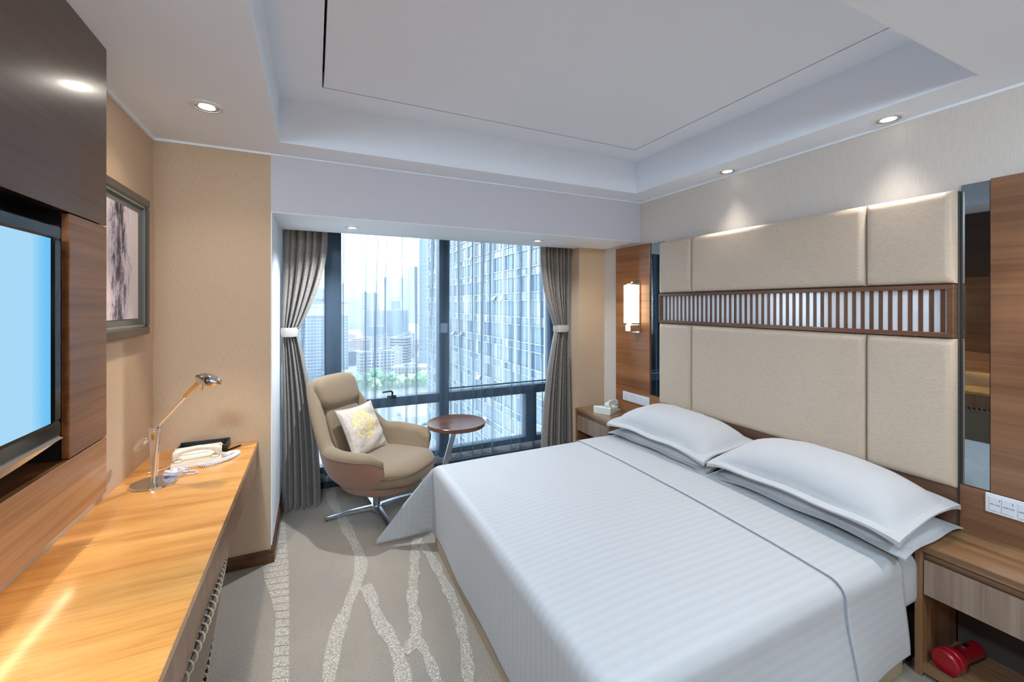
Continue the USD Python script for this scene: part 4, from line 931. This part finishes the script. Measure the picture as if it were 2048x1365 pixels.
def building(name, label, cat_, x, y, w, ztop, wall, glass, d=None, turn=0.0, fh=3.4, bw=4.0, ww=2.0, wh=1.7, band=None, roof='roof_grey', extra=None, group=None):
    d = d or w * 0.7
    t = thing(name, label, cat_, (x, y, GZ), -math.degrees(math.atan2(x, y)) + turn, group)
    h = ztop - GZ
    obj('walls', box(-w / 2, w / 2, -d / 2, d / 2, 0, h), wall, t)
    obj('roof', cat(box(-w / 2 - 0.3, w / 2 + 0.3, -d / 2 - 0.3, d / 2 + 0.3, h, h + 1.0), box(-w * 0.18, w * 0.2, -d * 0.2, d * 0.2, h + 1.0, h + 4.0)), roof, t)
    z0 = max(0, h - 200)
    if band:                                              # ribbon windows
        nz = int((h - z0) / fh)
        obj('ribbon_windows', boxes([(-w / 2 - 0.15, w / 2 + 0.15, -d / 2 - 0.15, d / 2 + 0.15, h - fh * (k + 1) + 0.4, h - fh * (k + 1) + 0.4 + band) for k in range(nz)]), glass, t, kind='stuff')
    else:
        obj('windows', facade(w, d, z0, h, fh, bw, ww, wh), glass, t, kind='stuff')
    return t
# left: white slab tower with a double white crown
tA = building('tower_block', 'blue-glazed office tower with white bands around its top, left of the left mullion', 'office tower', 7, 530, 52, 4, 'wall_grey', 'glass_blue', d=40, turn=6, fh=3.6, bw=3.2, ww=2.4, wh=2.3)
obj('crown_band', cat(box(-27, 27, -21, 21, 85.0, 88.5), box(-27, 27, -21, 21, 75.5, 79.5), box(-26.2, 26.2, -20.2, 20.2, 79.5, 85.0)), 'wall_white', tA)
obj('penthouse', box(-7, 12, -8, 8, 91, 106), 'wall_grey', tA)
building('tower_block', 'pale blue-grey slab tower on the skyline right of the left mullion', 'tower block', 173, 2459, 82, 113, 'wall_grey', 'glass_pale', turn=10, fh=6, bw=8, ww=4, wh=3)
building('tower_block', 'hazy grey apartment block below the pale slab tower', 'tower block', 145, 1810, 65, 26, 'wall_grey', 'glass_pale', turn=-8, fh=5, bw=6, ww=3, wh=2.6)
building('tower_block', 'dark blue tower with white floor bands on the skyline', 'tower block', 146, 1423, 24, 40, 'wall_white', 'glass_blue', turn=0, fh=9, band=5.5)
building('tower_block', 'white apartment tower with small windows beside the banded blue tower', 'tower block', 175, 1442, 33, 38, 'wall_white', 'glass_blue', turn=14, fh=4.5, bw=5, ww=2.4, wh=2.2)
building('tower_block', 'tall hazy tower, left one of the skyline pair', 'tower block', 407, 2570, 68, 162, 'wall_grey', 'glass_pale', turn=5, fh=7, bw=9, ww=4, wh=3)
building('tower_block', 'tall hazy tower, right one of the skyline pair', 'tower block', 484, 2590, 64, 160, 'wall_grey', 'glass_pale', turn=-5, fh=7, bw=9, ww=4, wh=3)
tE = building('tower_block', 'unfinished dark blue tower topped by a crane', 'tower block', 227, 1329, 26, 12, 'wall_deep', 'glass_dark', turn=0, fh=4, bw=4, ww=2.4, wh=2.2)
obj('crane', cat(box(3, 4.5, 0, 1.5, 98, 112), box(-14, 30, 0.2, 1.4, 109, 110.4)), 'glass_dark', tE)
building('apartment_block', 'lilac-grey apartment block in front of the white tower', 'apartment block', 150, 1200, 61, -15, 'wall_lilac', 'glass_blue', turn=8, fh=3.6, bw=4.2, ww=2.2, wh=1.9)
building('apartment_block', 'blue-grey apartment block below the unfinished tower', 'apartment block', 180, 1020, 46, -12, 'wall_blue', 'glass_dark', turn=-6, fh=3.5, bw=3.6, ww=2.0, wh=1.9)
building('tower_block', 'blue tower rising behind the balcony tower', 'tower block', 424, 2010, 47, 180, 'wall_blue', 'glass_pale', turn=0, fh=6, bw=7, ww=4, wh=3)
tI = building('tower_block', 'slender blue tower with rows of balconies beside the centre mullion', 'tower block', 151, 636, 14, 131, 'wall_blue', 'glass_dark', d=14, turn=-4, fh=6.2, bw=5, ww=1.8, wh=2.2)
obj('balconies', boxes([(s - 1.4, s + 1.4, -9.0, -6.9, z, z + 1.6) for z in np.arange(10, 214, 6.2) for s in (-6.6, 6.6)]), 'wall_white', tI, kind='stuff')
building('office_block', 'long white office building with rows of blue windows above the trees', 'office building', 72, 568, 45, -59, 'wall_white', 'glass_blue', d=16, turn=16, fh=4.0, bw=5.0, ww=3.2, wh=1.8)
building('office_block', 'plain white end block beside the long white office building', 'office building', 101, 583, 12, -57.5, 'wall_white', 'glass_blue', d=12, turn=16, fh=4.4, bw=6.0, ww=1.2, wh=1.2)
building('office_block', 'blue and white striped building behind the white office', 'office building', 119, 651, 26, -48, 'wall_white', 'glass_dark', d=22, turn=-16, fh=4.2, band=2.3)
building('office_block', 'low dark blue glass building left of the white office', 'office building', 48, 651, 24, -66, 'glass_blue', 'glass_dark', d=16, turn=10, fh=4.2, bw=4, ww=3, wh=1.8)
building('low_block', 'low pink building with a red roof behind the dark blue one', 'building', 68, 808, 43, -63, 'wall_pink', 'glass_blue', turn=6, roof='roof_red')
building('low_block', 'low white terrace building with a slate roof in the middle distance', 'building', 112, 862, 43, -63, 'wall_white', 'glass_blue', turn=-10, roof='roof_slate')
building('low_block', 'row of hazy low blocks under the skyline', 'building', 137, 1592, 90, -62, 'wall_grey', 'glass_pale', d=30, turn=4)
building('low_block', 'white corner building near the foot of the balcony tower', 'building', 140, 700, 17, -46, 'wall_white', 'glass_blue', d=12, turn=20)
building('low_block', 'wide cream low building right of the trees', 'building', 103, 505, 40, -72, 'wall_cream', 'glass_blue', d=24, turn=-10)
building('low_block', 'low white flat-roofed hall left of the trees', 'building', 22, 492, 26, -72, 'wall_white', 'glass_blue', d=22, turn=12)
building('low_block', 'grey mid-rise block in front of the blue-grey apartments', 'building', 120, 940, 30, -45, 'wall_blue', 'glass_dark', turn=0)
building('low_block', 'slate-blue mid-rise block beside the centre mullion', 'building', 171, 693, 24, -47, 'wall_lilac', 'glass_dark', turn=-12)
rr = np.random.default_rng(21)
kinds = ['cream', 'white', 'red-roofed', 'lilac']
spots_h = []
while len(spots_h) < 18:
    x, y = rr.uniform(20, 215), rr.uniform(720, 1180)
    if all(math.hypot(x - a, y - b) > 34 for a, b in spots_h) and all(math.hypot(x - a, y - b) > 52 for a, b in ((68, 808), (112, 862), (150, 1200), (180, 1020), (128, 934), (171, 693), (143, 662), (119, 651), (48, 651))):
        spots_h.append((x, y))
for i, (x, y) in enumerate(spots_h):
    k = i % 4
    h = rr.uniform(9, 18)
    t = thing('house', 'tiny ' + kinds[k] + ' house among the hazy low roofs below the skyline', 'house', (x, y, GZ), rr.uniform(-30, 30), 'tiny ' + kinds[k] + ' houses')
    w, d = rr.uniform(12, 22), rr.uniform(10, 16)
    obj('walls', box(-w / 2, w / 2, -d / 2, d / 2, 0, h), ['wall_cream', 'wall_white', 'wall_pink', 'wall_lilac'][k], t)
    obj('roof', hullpts([(-w / 2 - .4, -d / 2 - .4, h), (w / 2 + .4, -d / 2 - .4, h), (w / 2 + .4, d / 2 + .4, h), (-w / 2 - .4, d / 2 + .4, h), (-w / 3, 0, h + 3), (w / 3, 0, h + 3)]), ['roof_grey', 'roof_slate', 'roof_red', 'roof_grey'][k], t)
# trees
textured('leaves', [(78, 120, 92), (110, 150, 116), (142, 178, 140)], (0.7, 0.7, 0.7), 0.9, detail=4)
textured('leaves_pale', [(120, 146, 112), (150, 172, 130), (180, 194, 150)], (0.7, 0.7, 0.7), 0.9, detail=4)
simple('bark', (96, 84, 74), 0.9)
def tree_thing(label, x, y, h, seed, m, group=None):
    r = np.random.default_rng(seed)
    t = thing('tree', label, 'tree', (x, y, GZ), 0, group)
    obj('trunk', tube([(0, 0, 0), (0.2, 0.1, h * 0.3), (0, 0, h * 0.6)], [0.5, 0.4, 0.25], 8), 'bark', t, True)
    cl = []
    for i in range(16):
        a = r.uniform(0, 2 * PI); q = r.uniform(0, 0.34) * h; z = h * r.uniform(0.38, 0.86)
        s = trimesh.creation.icosphere(3, h * r.uniform(0.11, 0.2)); v = s.vertices
        v += (meshkit.fbm(v * 0.9 + i * 7.1, 3, seed)[:, None] - 0.5) * v / np.linalg.norm(v, axis=1)[:, None] * h * 0.16
        s.vertices = v + [q * math.cos(a), q * math.sin(a), z]; cl.append(s)
    obj('crown', cat(*cl), m, t, True)
spots = [(41, 474, 15, 0), (52, 484, 13, 0), (63, 500, 16, 0), (68, 478, 14, 0), (76, 467, 15, 0), (84, 452, 14, 1), (97, 462, 13, 1), (104, 446, 15, 0), (33, 466, 12, 0), (122, 452, 14, 1), (58, 452, 12, 1), (112, 470, 14, 1)]
for i, (x, y, h, k) in enumerate(spots):
    tree_thing(['blue-green park tree below the white office building', 'pale green park tree below the cream building'][k], x, y, h, 40 + i, ['leaves', 'leaves_pale'][k], ['blue-green park trees', 'pale green park trees'][k])
# traffic far below
tint('car_white', (236, 238, 240), 0.3); tint('car_blue', (90, 130, 170), 0.3); tint('car_red', (170, 90, 84), 0.3)
for i, (x, y, c, rz) in enumerate([(64, 299, 'white', 20), (73, 305, 'blue', 20), (73, 279, 'white', -60), (39, 344, 'red', 80), (61, 341, 'white', 85), (47, 318, 'white', 85), (52, 296, 'blue', 80), (33, 324, 'red', 85), (57, 372, 'white', 85), (44, 366, 'blue', 85)]):
    t = thing('car', {'white': 'white car on the street far below the window', 'blue': 'blue car on the street far below the window', 'red': 'red car on the street far below the window'}[c], 'car', (x, y, GZ + 0.05), rz, {'white': 'white cars in the street', 'blue': 'blue cars in the street', 'red': 'red cars in the street'}[c])
    obj('body', box(-2.3, 2.3, -0.9, 0.9, 0.3, 0.95, 0.15), 'car_' + c, t)
    obj('cabin', hullpts([(a, b, z) for z, q in ((0.95, 1.5), (1.5, 1.05)) for a in (-q - 0.2, q - 0.2) for b in (-0.8 + 0.12 * (z > 1), 0.8 - 0.12 * (z > 1))]), 'glass_dark', t)
    obj('wheel', cat(*[moved(lathe([(0, -0.12), (0.33, -0.12), (0.33, 0.12), (0, 0.12)], 14), (a, b, 0.33), rx=PI / 2) for a in (-1.45, 1.45) for b in (-0.82, 0.82)]), 'black_matt', t)

# glass tower across the lane on the right, its front parallel to the room's depth
tint('tower_frame', (226, 240, 250), 0.4); tint('spandrel', (150, 186, 212), 0.35)
for nm, c, r_ in (('tower_glass_a', (160, 192, 212), 0.08), ('tower_glass_b', (116, 158, 190), 0.08), ('tower_glass_c', (190, 212, 224), 0.12), ('tower_glass_d', (86, 128, 164), 0.08), ('tower_glass_blind', (226, 228, 220), 0.3)):
    tint(nm, c, r_, specular_ior_level=0.9)
tg = thing('glass_tower', 'large pale blue glass office tower filling the right window pane', 'office tower', (27.5, 0, 0))
Y0, Y1, FH, BW = 39.0, 113.0, 3.6, 1.5
nb = int((Y1 - Y0) / BW)
obj('walls', box(0.25, 26, Y0, Y1, GZ, 58), 'spandrel', tg)
ks = np.arange(-25, 15)
ZR = [3.35 + FH * k for k in ks]
obj('floor_ledges', boxes([(-0.14, 0.25, Y0, Y1, z - 0.10, z + 0.06) for z in ZR] + [(-0.10, 0.25, Y0, Y1, z - 1.24, z - 1.10) for z in ZR]), 'tower_frame', tg)
obj('pilasters', boxes([(-0.30, 0.25, Y0 + BW * i - 0.16, Y0 + BW * i + 0.16, GZ, 58) for i in range(0, nb + 1, 3)]), 'tower_frame', tg)
obj('mullions', boxes([(-0.05, 0.25, Y0 + BW * i - 0.04, Y0 + BW * i + 0.04, GZ, 58) for i in range(nb + 1)]), 'tower_frame', tg)
r = np.random.default_rng(33)
panes = []
for z in ZR:
    for i in range(nb):
        y = Y0 + BW * (i + 0.5)
        panes.append((0, y, z - 1.08, z - 0.12)); panes.append((1, y, z - FH + 0.08, z - 1.26))
names_ = ['tower_glass_a', 'tower_glass_b', 'tower_glass_c', 'tower_glass_d', 'tower_glass_blind']
pr_ = [0.36, 0.24, 0.22, 0.10, 0.08]
def seen(p):                                              # inside the part of the tower that the right panes show
    d = math.hypot(27.5, p[1]); s = (p[2] + p[3]) / 2 - 1.55
    return 50 < p[1] < 100 and -0.34 * d < s < 0.17 * d
vis = sorted([p for p in panes if seen(p)], key=lambda p: -(p[3] - p[2]) / p[1] ** 2)
first = set(vis[:296])
choice = {p: names_[int(r.choice(5, p=pr_))] for p in panes}
for p in vis[:296]:
    obj('glass_panel', box(0.02 + 0.05 * p[0], 0.25, p[1] - 0.70, p[1] + 0.70, p[2], p[3]), choice[p], tg)
for nm in names_:
    rest = [p for p in panes if p not in first and choice[p] == nm]
    obj('glass_panels', boxes([(0.02 + 0.05 * p[0], 0.25, p[1] - 0.70, p[1] + 0.70, p[2], p[3]) for p in rest]), nm, tg, kind='stuff')
for y, z in ((65.4, 2.56), (62.2, 2.56), (88.3, -4.6), (83.2, -4.6), (72.4, -11.8), (76.5, 10.5), (58.0, -18.6), (69.5, -18.8)):
    obj('open_sash', moved(box(-0.04, 0.04, -0.68, 0.68, -1.0, 0.0), (-0.02, y, z + 0.5), ry=0.62), 'wall_white', tg)

# city haze
mat('haze', {'v': ('principled_volume', {'color': (0.80, 0.90, 1.0), 'density': 0.0003, 'anisotropy': 0.2})}, surface=None, volume='v.volume')
struct('city_haze', box(-2500, 3000, 14, 4600, GZ - 2, 240), 'haze')
